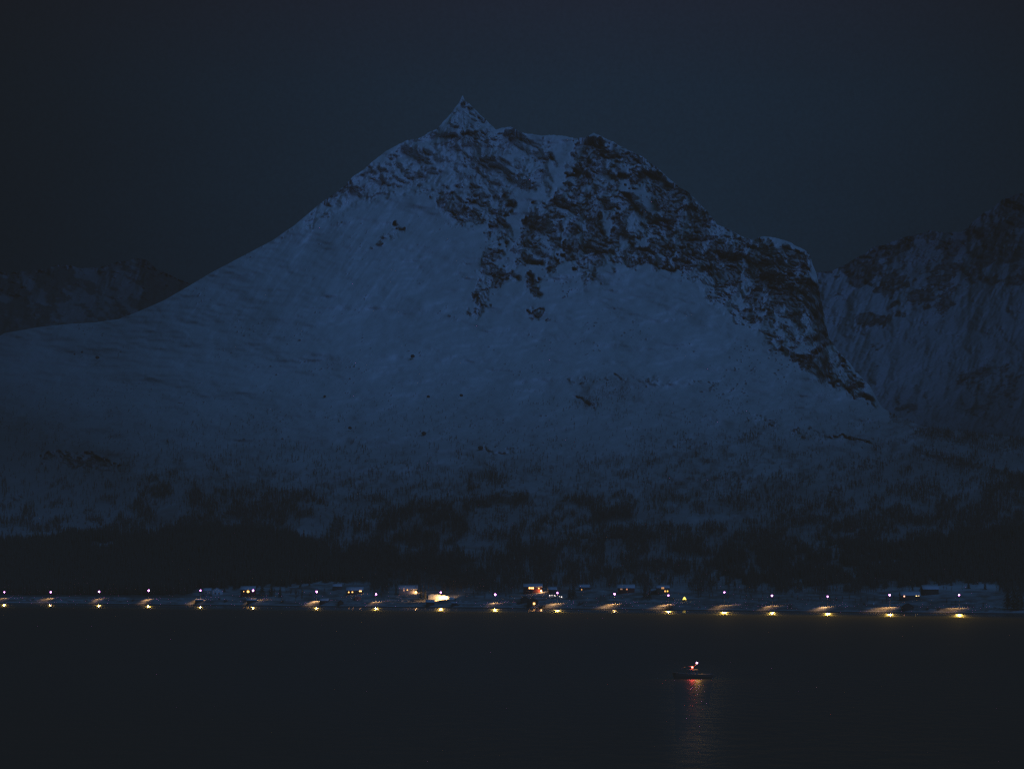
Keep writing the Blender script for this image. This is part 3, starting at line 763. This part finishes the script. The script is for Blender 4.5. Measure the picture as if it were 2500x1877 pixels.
LAMP_E = [.5, .8, .6, .9, 1.2, .8, 1.5, .6, 1.0, .6, 1.2, 1.7, 1.3, .8, .9, 1.0, 1.6, 1.0]
LAMP_W = 7500.0
LAMP_COL = (1.0, .56, .20)
LAMP_WATER = [1.5, .35, .9, .7, .3, .25, .3, 2.0, 1.5, 2.2, 1.1, .05, .9, 2.4, 1.2, 1.6, .9, 1.9]
SPILL_W = 52000.0
SPILL_COL = (1.0, .62, .10)
for (u, y), lab, e, wk in zip(LAMPS, LAMP_LABELS, LAMP_E, LAMP_WATER):
    yb = float(shore(u)) - (20.3 if 1070 < u < 1080 else 13.82)
    x, yy, z, s = P(u, yb)
    hh = (yb - y) * s
    root = tag(empty('street_lamp', (x, yy, z)), lab, 'street lamp', 'street lamps along the shore road')
    MB().tube([(0, 0, -.3), (0, 0, hh * .6), (0, 0, hh + .5)], [.11, .085, .06], 8).build('pole', steel, root, True)
    MB().tube([(0, 0, hh + .45), (0, .5, hh + .72), (0, 1.1, hh + .68)], .045, 6).build('arm', steel, root, True)
    hd = MB(); hd.grid([[(-.26, .75, hh + .5), (.26, .75, hh + .5), (.26, 1.75, hh + .5), (-.26, 1.75, hh + .5)], [(-.22, .8, hh + .66), (.22, .8, hh + .66), (.2, 1.7, hh + .62), (-.2, 1.7, hh + .62)]])
    head = hd.build('lamp_head', steel, root)
    k = s / .37 * random.uniform(.78, 1.12)
    MB().lathe([(.05, -1.0 * k), (.36 * k, -.75 * k), (.70 * k, -.28 * k), (.74 * k, .08 * k), (.55 * k, .45 * k), (.18 * k, .66 * k)], 14, (0, 1.2, hh + .1 - .0)).build('lamp_globe', lamp_glass, head, True)
    spot('lamp_light', (0, .8, hh - 1.5 * k), LAMP_W * e, LAMP_COL, .3, root, 122, (.3 * math.sin(u), -.22, -1), .9) if not 1070 < u < 1080 else spot('lamp_light', (-1.2, .4, hh - 1.6 * k), 27000, (1., .56, .19), .3, root, 158, (-.1, .5, -1), .4)
    spot('lamp_spill', (0, -.6, hh - .6 * k), SPILL_W * e * wk, SPILL_COL, .4, root, 42, (-x / yy, -1, .22), .15)

# ------------------------------------------------------------------ houses
snowroof = mat('roof_snow', (.50, .52, .56), .9, .15, 1.2)
dark_trim = mat('dark_window_frame', (.12, .11, .10), .7, .2, 5)
glass_dark = mat('unlit_window_glass', (.03, .035, .045), .15, .2, 5)
chim = mat('chimney_brick', (.18, .12, .10), .9, .3, 8)
def pane_mat(strength, c=(1.0, .46, .12)):
    return mat('lit_window_%s_%s' % (str(strength).replace('.', 'p'), str(int(c[1] * 100))), (.8, .6, .35), .3, .1, 3, emit=c, estr=strength)
def wallm(name, c): return mat(name, c, .85, .2, 1.5, bump=.2)
W_RED, W_DARK, W_WHITE, W_PALE, W_BROWN, W_LOG = wallm('red_board_wall', (.16, .035, .03)), wallm('dark_board_wall', (.07, .06, .055)), wallm('white_board_wall', (.5, .5, .5)), wallm('pale_board_wall', (.34, .30, .29)), wallm('brown_board_wall', (.13, .085, .06)), wallm('tarred_log_wall', (.035, .03, .028))

def house(name, cat, label, u0, u1, yb, wall_px, roof_px, kind, wmat, windows=(), depth=8.0, rz=0.0, door=None, chimney=None, rmat=None, lamp=None, group=None, p_y=None):
    """kind 'side' shows the roof slope, 'gable' shows the gable end; windows: (photo u, photo y, w px, h px, strength or None)"""
    uc = (u0 + u1) / 2
    x, yy, z, s = P(uc, p_y if p_y else yb)
    w = (u1 - u0) * s; h = wall_px * s; rh = roof_px * s
    root = tag(empty(name, (x, yy, z), rz), label, cat, group)
    hw = w / 2
    wl = MB()
    if kind == 'side':
        wl.box(-hw, hw, 0, depth, -1.5, h)
        for sx in (-1, 1):
            xx = sx * hw
            wl.poly([(xx, 0, h), (xx, depth, h), (xx, depth / 2, h + rh * .96)])
    else:
        wl.box(-hw, hw, 0, depth, -1.5, h)
        for q in (0, depth): wl.poly([(-hw, q, h), (hw, q, h), (0, q, h + rh * .96)])
    wl.build('wall', wmat, root)
    rf = MB(); t = .35; ov = .5
    if kind == 'side':
        a = [(-ov, h - .15), (depth / 2, h + rh), (depth + ov, h - .15)]
        prof = a + [(a[2][0], a[2][1] + t), (a[1][0], a[1][1] + t), (a[0][0], a[0][1] + t)]
        rf.grid([[(xx, p[0], p[1] + .04 * math.sin(i * 1.7)) for i, p in enumerate(prof)] for xx in (-hw - ov, -hw * .3, hw * .4, hw + ov)])
    else:
        a = [(-hw - ov, h - .25), (0, h + rh), (hw + ov, h - .25)]
        prof = a + [(a[2][0], a[2][1] + t), (a[1][0], a[1][1] + t), (a[0][0], a[0][1] + t)]
        rf.grid([[(p[0], q, p[1]) for p in prof] for q in (-ov, depth * .5, depth + ov)])
    roof = rf.build('roof', rmat or snowroof, root)
    if chimney is not None:
        cx = (chimney - uc) * s
        MB().box(cx - .35, cx + .35, depth * .5 - .35, depth * .5 + .35, h + rh * .5, h + rh + 1.3).build('chimney', chim, roof)
    for (wu_, wy_, ww, wh, stg) in windows:
        cx = (wu_ - uc) * s; cz = (yb - wy_) * s; a, b = ww * s / 2, wh * s / 2
        fr = MB().box(cx - a - .12, cx + a + .12, -.08, .05, cz - b - .12, cz + b + .12).build('window', dark_trim, root)
        pn = MB()
        for q in (-1, 1):
            pn.box(cx + (-a if q < 0 else .05), cx + (-.05 if q < 0 else a), -.11, -.085, cz - b, cz + b)
        if stg is None: pm = glass_dark
        elif isinstance(stg, tuple): pm = pane_mat(stg[0], stg[1])
        else: pm = pane_mat(stg)
        pn.build('pane', pm, fr)
    if door:
        cx = (door - uc) * s
        dr = MB().box(cx - .5, cx + .5, -.07, .05, 0, 2.1).build('door', wallm('painted_door', (.2, .16, .13)), root)
        MB().box(cx + .32, cx + .4, -.12, -.072, .95, 1.1).build('handle', steel, dr)
    if lamp:
        lu, ly, e, g, c = lamp
        cx = (lu - uc) * s; cz = (yb - ly) * s
        wlp = MB().tube([(cx, .05, cz + .35), (cx, -.35, cz + .45), (cx, -.55, cz + .3)], .04, 6).build('wall_lamp', steel, root)
        MB().lathe([(.05, -.5 * g), (.4 * g, -.3 * g), (.5 * g, 0), (.4 * g, .3 * g), (.1, .5 * g)], 12, (cx, -.55, cz)).build('lamp_globe', mat('warm_porch_globe', (.9, .7, .4), .3, .05, 3, emit=(1., .50, .12), estr=9.0), wlp, True)
        lightobj('porch_light', (cx, -1.5, cz - .3), e, c, .2, root)
    return root

OR = (1.0, .50, .12)
WARM = (1.0, .55, .22)
house('house', 'house', 'small white gabled house at left with unlit windows', 517, 544, 1453, 11, 7, 'gable', W_WHITE, [(526, 1448, 3, 4, None), (535, 1448, 3, 4, None)], 7, .12)
house('house', 'house', 'grey annex with snow roof left of the white gabled house', 498, 515, 1453, 12, 5, 'side', W_PALE, [(503, 1447, 3, 3, None)], 6, .1)
house('house', 'house', 'dark red house with two yellow windows beside street lamp', 587, 622, 1456, 17, 8, 'side', W_RED, [(595, 1443.3, 1.6, 1.6, 5.0), (605.7, 1443.6, 4.6, 4.4, (6.5, (1., .52, .08)))], 8, -.08, chimney=607)
house('house', 'house', 'small dark unlit house with snow roof on open snow', 813, 834, 1440, 9, 6, 'side', W_DARK, [(824, 1435, 3, 3, None)], 7, .1)
house('house', 'house', 'long dark house with three small orange windows', 846, 886, 1451, 10, 8, 'side', W_DARK, [(851.4, 1445.2, 2.6, 2.6, 4.0), (860.3, 1444.8, 2.8, 2.6, 4.0), (880, 1441.8, 5.6, 3.6, 6.0)], 8, .0, chimney=866)
house('garage', 'garage', 'low reddish garage below the long dark house', 866, 881, 1464, 7, 3, 'gable', wallm('reddish_board_wall', (.30, .12, .11)), [(873, 1459.5, 3, 3, None)], 6, .1)
house('house', 'house', 'pale house with snow roof and bright orange porch lamp', 974, 1019, 1450, 12, 9, 'side', W_PALE, [(986, 1439, 3, 7, (.5, (1., .45, .3))), (994.6, 1439.5, 2.6, 2.6, 2.6), (1005, 1440, 3, 3, None)], 8, .05, lamp=(1015.6, 1444.3, 900, 1.45, WARM), chimney=998)
house('house', 'house', 'two storey red house with row of three bright windows', 1279, 1324, 1448, 16, 7, 'side', W_RED, [(1293, 1435, 3.2, 3.4, 7.0), (1297.3, 1435.2, 3.0, 3.2, 6.0), (1301.3, 1435.2, 3.2, 3.4, 7.0), (1315.4, 1435.6, 2.4, 2.6, 4.0), (1290, 1443, 3, 3, None), (1300, 1443, 3, 3, None)], 9, .05, lamp=(1321, 1441.2, 1200, 1.2, WARM), chimney=1300)
house('house', 'house', 'low dark unlit house behind the garden lights', 1340, 1359, 1447, 8, 6, 'side', W_DARK, [(1347, 1442, 3, 3, None)], 7, .1)
house('house', 'house', 'dark house with one tiny window right of tallest spruce', 1414, 1440, 1441, 8, 6, 'side', W_DARK, [(1420, 1438.8, 2.2, 2.2, 1.6), (1431, 1438, 3, 3, None)], 7, .0)
house('house', 'house', 'wide dark red house with two dim windows', 1508, 1549, 1448, 13, 8, 'side', W_RED, [(1517, 1437.6, 5, 3, (.28, (1., .5, .25))), (1530.5, 1438, 3, 3, (.9, (1., .35, .15)))], 8, -.05, chimney=1528)
house('house', 'house', 'brown house with four orange windows on two floors', 1604, 1634, 1450, 15, 6, 'side', W_BROWN, [(1616.4, 1434.9, 2.2, 3.6, 2.2), (1619.9, 1434.9, 2.2, 3.6, 2.0), (1623.8, 1442.7, 2.8, 3.4, 2.4), (1629.8, 1442.6, 2.8, 3.2, (2.6, (1., .5, .06)))], 8, .05)
house('barn', 'barn', 'low dark barn left of house with four orange windows', 1590, 1604, 1450, 8, 4, 'side', W_LOG, [], 7, .0)
house('house', 'house', 'snow roofed house with one red and two yellow lights', 2200, 2246, 1465, 12, 9, 'side', W_DARK, [(2207.6, 1454.8, 2.6, 3.2, (4.5, (1., .42, .28))), (2237.6, 1453.8, 2.6, 2.6, (5., (1., .62, .22))), (2243.2, 1453.2, 2.2, 2.2, (3.5, (1., .7, .35)))], 8, .05, chimney=2222)
house('barn', 'barn', 'big dark barn with thin snow roof right of three-light house', 2254, 2292, 1452, 14, 9, 'side', W_LOG, [], 9, .1)
# sheds at the water
house('boathouse', 'boathouse', 'low dark boathouse under the lamp left of white gabled house', 476, 494, 1470.5, 6, 2.5, 'side', W_LOG, [], 5, .0)
house('boathouse', 'boathouse', 'dark shed at shore below the red house', 603, 626, 1472, 7, 4, 'side', W_LOG, [], 5, .1)
house('boathouse', 'boathouse', 'shore shed with thick snow roof at end of long lit streak', 780, 801, 1474, 8, 5, 'side', W_LOG, [], 5, -.1)
house('boathouse', 'boathouse', 'tiny pointed dark hut at shore left of long dark house', 825, 838, 1477, 7, 5, 'gable', W_LOG, [], 4, .1, rmat=wallm('tarred_roof', (.05, .045, .042)))
house('boathouse', 'boathouse', 'dark boathouse with flat snow roof below the floodlit bank', 1040, 1060, 1479.5, 10, 5, 'side', W_LOG, [], 5, .0)
house('boathouse', 'boathouse', 'small dark shed at right end below the floodlit bank', 1102, 1115, 1479.5, 8, 2, 'side', W_LOG, [], 4, .0)
TARROOF = wallm('tarred_roof', (.05, .045, .042))
house('boathouse', 'boathouse', 'dark gabled boathouse left of the one with lit window', 1273, 1291, 1472, 10, 6, 'gable', W_LOG, [], 6, .1, rmat=TARROOF)
house('boathouse', 'boathouse', 'dark gabled boathouse with one bright orange window', 1287, 1313, 1480, 13, 7, 'gable', W_LOG, [(1304, 1473, 4.4, 4.8, 5.0)], 6, -.05, rmat=TARROOF)
house('boathouse', 'boathouse', 'pointed dark boathouse under seventeenth lamp near white post', 2205, 2231, 1490, 8, 9, 'gable', W_LOG, [], 6, .1, rmat=TARROOF)
# little hut with the glowing gable
def hut():
    u0, u1, yb = 1666.5, 1675.5, 1468.5
    x, yy, z, s = P((u0 + u1) / 2, yb); w = (u1 - u0) * s / 2
    root = tag(empty('hut', (x, yy, z)), 'little hut with glowing yellow gable left of dark wood', 'hut')
    MB().box(-w * .55, w * .55, 0, 2.4, -.6, 5 * s).build('wall', W_LOG, root)
    g = MB(); z0, z1 = 5.2 * s, 12 * s
    g.grid([[(-w, q, z0), (-w * .55, q, z0 + .02), (0, q, z0 + .9 * s), (w * .55, q, z0 + .02), (w, q, z0), (w * .25, q, z1 - .6 * s), (0, q, z1), (-w * .25, q, z1 - .6 * s)] for q in (-.12, 0)])
    g.build('lit_gable', pane_mat(3.2, (1., .68, .07)), root)
    rf = MB(); rf.grid([[(-w - .25, q, z0 - .1), (0, q, z1 + .05), (w + .25, q, z0 - .1), (w + .25, q, z0 + .15), (0, q, z1 + .35), (-w - .25, q, z0 + .15)] for q in (.02, 2.7)])
    rf.build('roof', snowroof, root)
hut()
# low fence, white post, jetties, garden lights
x, yy, z, s = P(1655.5, 1466)
fence = tag(empty('picket_fence', (x, yy, z)), 'short pale lit fence between lamp and little yellow hut', 'fence')
fm = mat('pale_fence_wood', (.45, .40, .36), .8, .2, 4)
for zz in (1.2 * s, 4 * s): MB().box(-8 * s, 8 * s, -.04, .04, zz, zz + .35).build('rail', fm, fence)
for k in range(9):
    cx = (-8 + 2 * k) * s
    MB().box(cx - .18, cx + .18, -.1, -.045, -.3, (5.4 + .8 * (k % 2)) * s).build('picket', fm, fence)
x, yy, z, s = P(2133, 1476)
pr = tag(empty('marker_post', (x, yy, z)), 'small white post left of broad orange snow patch', 'post')
MB().box(-.35, .35, -.06, .06, -.3, 4.5 * s).build('post', mat('white_paint', (.8, .8, .8), .6, .1, 4), pr)
MB().box(-.5, .5, -.12, -.07, 3.0 * s, 4.6 * s).build('plate', mat('white_paint', (.8, .8, .8), .6, .1, 4), pr)
def jetty(u0, u1, yb, label):
    x, yy, z, s = P((u0 + u1) / 2, yb); w = (u1 - u0) * s / 2
    root = tag(empty('jetty', (x, yy, z)), label, 'jetty')
    MB().box(-w, w, -9, 2, 1.6, 2.0).build('deck', W_LOG, root)
    for sx in (-.85, 0, .85):
        for q in (-8, -3): MB().tube([(sx * w, q, -4), (sx * w, q, 1.6)], .18, 7).build('pile', W_LOG, root)
    MB().box(-w, w, -9, 2, 2.0, 2.15).build('snow_cover', mat('dirty_snow', (.35, .35, .37), .9, .3, 1), root)
jetty(1316, 1331, 1482, 'dark jetty right of boathouse with lit window')
jetty(1626, 1641, 1484.5, 'dark jetty under lamp with four orange windows behind')
gl = mat('garden_globe', (.9, .9, .85), .3, .05, 4, emit=(1., .85, .75), estr=2.6)
for u, y, r_, lab in [(1342.2, 1453, .42, 'brighter small white garden light at left end of the row'), (1347.5, 1452.8, .32, 'small garden light second from left end of the row'), (1353.4, 1453.2, .34, 'small yellowish garden light in the middle of the row'),
                  (1355.6, 1454, .26, 'tiny garden light touching the yellowish one'), (1366, 1455.4, .24, 'faintest garden light just right of street lamp pole'), (1371, 1456.6, .44, 'brighter small garden light at right end of the row')]:
    x, yy, z, s = P(u, y + 4)
    g = tag(empty('garden_light', (x, yy, z)), lab, 'garden light', 'row of small garden lights')
    MB().tube([(0, 0, -.2), (0, 0, 4 * s - r_)], .05, 6).build('stake', steel, g)
    MB().lathe([(.03, -r_), (.75 * r_, -.66 * r_), (r_, 0), (.75 * r_, .66 * r_), (.03, r_)], 12, (0, 0, 4 * s)).build('globe', gl, g, True)

# floodlit snow bank with the hedge at its left end
def bank():
    us = np.linspace(1046, 1114, 40)
    top = np.interp(us, [1046, 1050, 1060, 1075, 1090, 1105, 1114], [1451.5, 1450.5, 1450, 1451.5, 1454, 1457.5, 1461])
    bot = np.interp(us, [1046, 1060, 1075, 1090, 1105, 1114], [1459.5, 1458.3, 1460.2, 1462.4, 1463.4, 1463.2])
    rows_ = []
    for t in np.linspace(0, 1, 9):
        y = bot * (1 - t) + top * t
        d = d_base(us, shore(us) - 22.5) - 2.5 + 4.6 * t ** 1.4 + (fbm(us / 6, us * 0 + t * 3, 3, 88) - .5) * 1.3
        rows_.append(to_world(us, y, d))
    last = rows_[-1].copy(); last[:, 1] += 14; last[:, 2] -= .5; rows_.append(last)
    first = rows_[0].copy(); first[:, 2] -= 3.0; rows_.insert(0, first)
    f, c = grid_faces(len(rows_), len(us))
    tag(link('snow_bank', np_mesh('snow_bank', np.array(rows_).reshape(-1, 3), f, c, mat('bank_snow', (.8, .8, .8), .9, .1, .8), True)), 'steep floodlit snow bank under brightest street lamp', 'snow bank', kind='structure')
bank()

# ------------------------------------------------------------------ fishing boat
def boat():
    d = H * F / (1656.5 - YH); s = d / F
    x = (1692.5 - UC) * s
    s /= K
    root = tag(empty('fishing_boat', (x, d, 0), R(4)), 'small dark fishing boat with red and white lights on the fjord', 'boat')
    hullm = mat('dark_boat_hull', (.035, .033, .032), .5, .2, 3)
    cabm = mat('boat_wheelhouse_paint', (.16, .15, .15), .6, .2, 3)
    root.scale = (K, K, K)
    Lh = 94 * s
    st_ = []
    for i in range(15):
        t = i / 14.0                                     # 0 bow (left) .. 1 stern
        xx = -Lh / 2 + Lh * t
        bw = 1.45 * (1 - (1 - min(t / .55, 1)) ** 2.2) * (1 if t < .85 else 1 - (t - .85) * .8) + .03
        sh = 1.25 + .75 * (1 - t) ** 2.4 + .22 * t ** 3
        keel = -.55 + .5 * (1 - t) ** 5
        fl = .55 + .25 * t
        rake = -.5 * (1 - t) ** 4
        st_.append([(xx + rake * 1.0, -bw, sh), (xx + rake * .5, -bw * .93, sh * .5), (xx, -bw * fl, 0.02), (xx, -.05, keel), (xx, .05, keel), (xx, bw * fl, 0.02), (xx + rake * .5, bw * .93, sh * .5), (xx + rake, bw, sh), (xx + rake, bw * .9, sh - .28), (xx + rake, -bw * .9, sh - .28)])
    MB().grid(st_).build('hull', hullm, root)
    gw = MB()
    for side in (0, 7):
        gw.tube([p[side] for p in st_], .06, 6)
    gw.build('gunwale', mat('worn_rail_paint', (.22, .21, .2), .6, .2, 4), root)
    wh = MB(); x0, x1 = -2.0, 1.3
    wh.grid([[(x0 + a, -.95 + b, z_), (x1 - b, -.95 + b, z_), (x1 - b, .95 - b, z_), (x0 + a, .95 - b, z_)] for z_, a, b in ((.9, 0, 0), (1.9, .0, 0), (2.6, .35, .06), (2.68, .3, .0))])
    cab = wh.build('wheelhouse', cabm, root)
    for k, cx in enumerate((-1.25, -.3, .6)):
        MB().box(cx - .3, cx + .3, -1.0, -.93, 1.95, 2.4).build('window', glass_dark, cab)
    MB().box(x0 - .2, x1 + .15, -1.1, 1.1, 2.68, 2.78).build('roof', mat('boat_roof_paint', (.3, .3, .3), .6, .2, 3), cab)
    xr, zr = (1690 - 1692.5) * s, (1656.5 - 1628) * s
    xw, zw = (1701.3 - 1692.5) * s, (1656.5 - 1617.5) * s
    mast = MB().tube([(xr + .15, 0, 2.7), (xr + .12, 0, zr + .3)], [.08, .06], 8).build('mast', cabm, root)
    MB().tube([(xr + .15, 0, zr - .1), (xw - .1, 0, zw - .35), (xw - .03, 0, zw + .4)], [.06, .05, .04], 7).build('light_mast', cabm, root)
    MB().tube([(xr + .1, 0, zr + .2), (xr - 1.9, 0, zr + .25)], .035, 6).build('boom', cabm, root)
    MB().tube([(xr - 1.9, 0, zr + .25), (-Lh / 2 + .1, 0, 2.0)], .012, 5).build('stay', steel, root)
    MB().box(2.2, 3.3, -.5, .5, .9, 1.55).build('deck_box', cabm, root)
    MB().lathe([(.02, -.26), (.22, -.16), (.27, 0), (.22, .16), (.02, .26)], 12, (xr, -.15, zr)).build('port_light', mat('red_lamp_glass', (.8, .1, .1), .3, .05, 4, emit=(1., .10, .07), estr=14.), root, True)
    MB().lathe([(.02, -.24), (.18, -.16), (.22, 0), (.18, .16), (.02, .24)], 12, (xw, -.15, zw)).build('mast_light', mat('white_lamp_glass', (.9, .85, .9), .3, .05, 4, emit=(1., .40, .95), estr=16.), root, True)
    lightobj('red_lamp', (xr - .1, -.6, zr), 170, (1., .05, .06), .2, root)
    lightobj('white_lamp', (xw + .1, -.65, zw), 210, (1., .50, .08), .2, root)
boat()

# ------------------------------------------------------------------ camera, sky, twilight
cam = bpy.data.cameras.new('camera'); co = bpy.data.objects.new('camera', cam); col.objects.link(co)
co.location = (0, 0, H); co.rotation_euler = (R(90), 0, 0)
cam.sensor_width = 36.0; cam.lens = 36.0 * F / 2500.0
cam.shift_y = (YH - 938.5) / 2500.0
cam.clip_start = 1.0; cam.clip_end = 40000.0
sc.camera = co

world = bpy.data.worlds.new('World'); sc.world = world; world.use_nodes = True
nt = world.node_tree; N = nt.nodes; L = nt.links
bg = N['Background']
SUN_EL, SUN_AZ = 26.0, 158.0     # azimuth from +Y clockwise: behind the camera, a little right
sky = N.new('ShaderNodeTexSky'); sky.sky_type = 'NISHITA'; sky.sun_disc = False
sky.sun_elevation = R(-3.0); sky.sun_rotation = R(SUN_AZ)
tc = N.new('ShaderNodeTexCoord')
sep = N.new('ShaderNodeSeparateXYZ'); L.new(tc.outputs['Generated'], sep.inputs[0])
def m2(op, a, b=None, c=None):
    n = N.new('ShaderNodeMath'); n.operation = op
    for i, v in enumerate((a, b, c)):
        if v is None: continue
        if isinstance(v, (int, float)): n.inputs[i].default_value = v
        else: L.new(v, n.inputs[i])
    return n.outputs[0]
ramp = N.new('ShaderNodeValToRGB'); e = ramp.color_ramp
mr = N.new('ShaderNodeMapRange'); mr.inputs['From Min'].default_value = 0.0; mr.inputs['From Max'].default_value = 0.60
L.new(sep.outputs['Z'], mr.inputs['Value']); L.new(mr.outputs['Result'], ramp.inputs['Fac'])
e.elements[0].position = 0.0; e.elements[0].color = (.0028, .0096, .0222, 1)
e.elements[1].position = 1.0; e.elements[1].color = (.0030, .0240, .0420, 1)
for pos, c_ in ((.12, (.0028, .0108, .0248, 1)), (.19, (.0034, .0130, .0296, 1)), (.25, (.0039, .0130, .0296, 1)), (.285, (.0056, .0108, .0250, 1)), (.30, (.0064, .0092, .0215, 1)), (.40, (.0060, .0085, .0190, 1)), (.75, (.0030, .0220, .0390, 1))):
    el = e.elements.new(pos); el.color = c_
# the glow sits over the peak and fades to both sides
fx = m2('SUBTRACT', sep.outputs['X'], .02)
glow = m2('POWER', 2.718, m2('MULTIPLY', m2('MULTIPLY', fx, fx), -50.0))
wide = m2('POWER', 2.718, m2('MULTIPLY', m2('MULTIPLY', fx, fx), -30.0))
glow = m2('MULTIPLY_ADD', glow, .90, .06)
hi = N.new('ShaderNodeMapRange'); hi.inputs['From Min'].default_value = .22; hi.inputs['From Max'].default_value = .45
L.new(sep.outputs['Z'], hi.inputs['Value'])
glow = m2('MAXIMUM', glow, m2('MULTIPLY', hi.outputs['Result'], m2('MULTIPLY_ADD', wide, .5, .5)))
cl = N.new('ShaderNodeTexNoise'); cl.inputs['Scale'].default_value = 9.0; cl.inputs['Detail'].default_value = 4
mpg = N.new('ShaderNodeMapping'); mpg.inputs['Scale'].default_value = (1, 1, 2.4); L.new(tc.outputs['Generated'], mpg.inputs['Vector']); L.new(mpg.outputs['Vector'], cl.inputs['Vector'])
glow = m2('MULTIPLY', glow, m2('MULTIPLY_ADD', cl.outputs['Fac'], .30, .85))
gr = N.new('ShaderNodeTexNoise'); gr.inputs['Scale'].default_value = 900.0; gr.inputs['Detail'].default_value = 2
L.new(tc.outputs['Generated'], gr.inputs['Vector'])
glow = m2('MULTIPLY', glow, m2('MULTIPLY_ADD', gr.outputs['Fac'], .36, .82))
# only the low sky in front; the zenith and the sky behind are evenly lit
vm = N.new('ShaderNodeVectorMath'); vm.operation = 'SCALE'; L.new(ramp.outputs['Color'], vm.inputs[0]); L.new(glow, vm.inputs['Scale'])
sk = N.new('ShaderNodeVectorMath'); sk.operation = 'MULTIPLY'; L.new(sky.outputs['Color'], sk.inputs[0]); sk.inputs[1].default_value = (.012, .03, .06)
add = N.new('ShaderNodeVectorMath'); add.operation = 'ADD'; L.new(vm.outputs[0], add.inputs[0]); L.new(sk.outputs[0], add.inputs[1])
L.new(add.outputs[0], bg.inputs['Color']); bg.inputs['Strength'].default_value = 1.0

sun = bpy.data.lights.new('twilight_sun', 'SUN'); sun.energy = 0.45; sun.color = (.138, .368, 1.0); sun.angle = R(35)
so = bpy.data.objects.new('twilight_sun', sun); col.objects.link(so)
az, elv = R(SUN_AZ), R(SUN_EL)
from mathutils import Vector
dirv = Vector((math.sin(az) * math.cos(elv), math.cos(az) * math.cos(elv), math.sin(elv)))
so.rotation_euler = dirv.to_track_quat('Z', 'Y').to_euler()

sc.view_settings.view_transform = 'Standard'; sc.view_settings.look = 'None'; sc.view_settings.exposure = 0.0
# the photograph is developed with matt, lifted blacks
sc.view_settings.use_curve_mapping = True
sc.view_settings.curve_mapping.black_level = (-.0074, -.0080, -.0086)
sc.view_settings.curve_mapping.update()
sc.cycles.max_bounces = 3; sc.cycles.diffuse_bounces = 1; sc.cycles.glossy_bounces = 2
sc.cycles.use_denoising = False; sc.cycles.denoiser = 'OPENIMAGEDENOISE'
sc.cycles.use_adaptive_sampling = False
sc.cycles.sample_clamp_indirect = 1.0
sc.cycles.pixel_filter_type = 'BLACKMAN_HARRIS'; sc.cycles.filter_width = 1.4
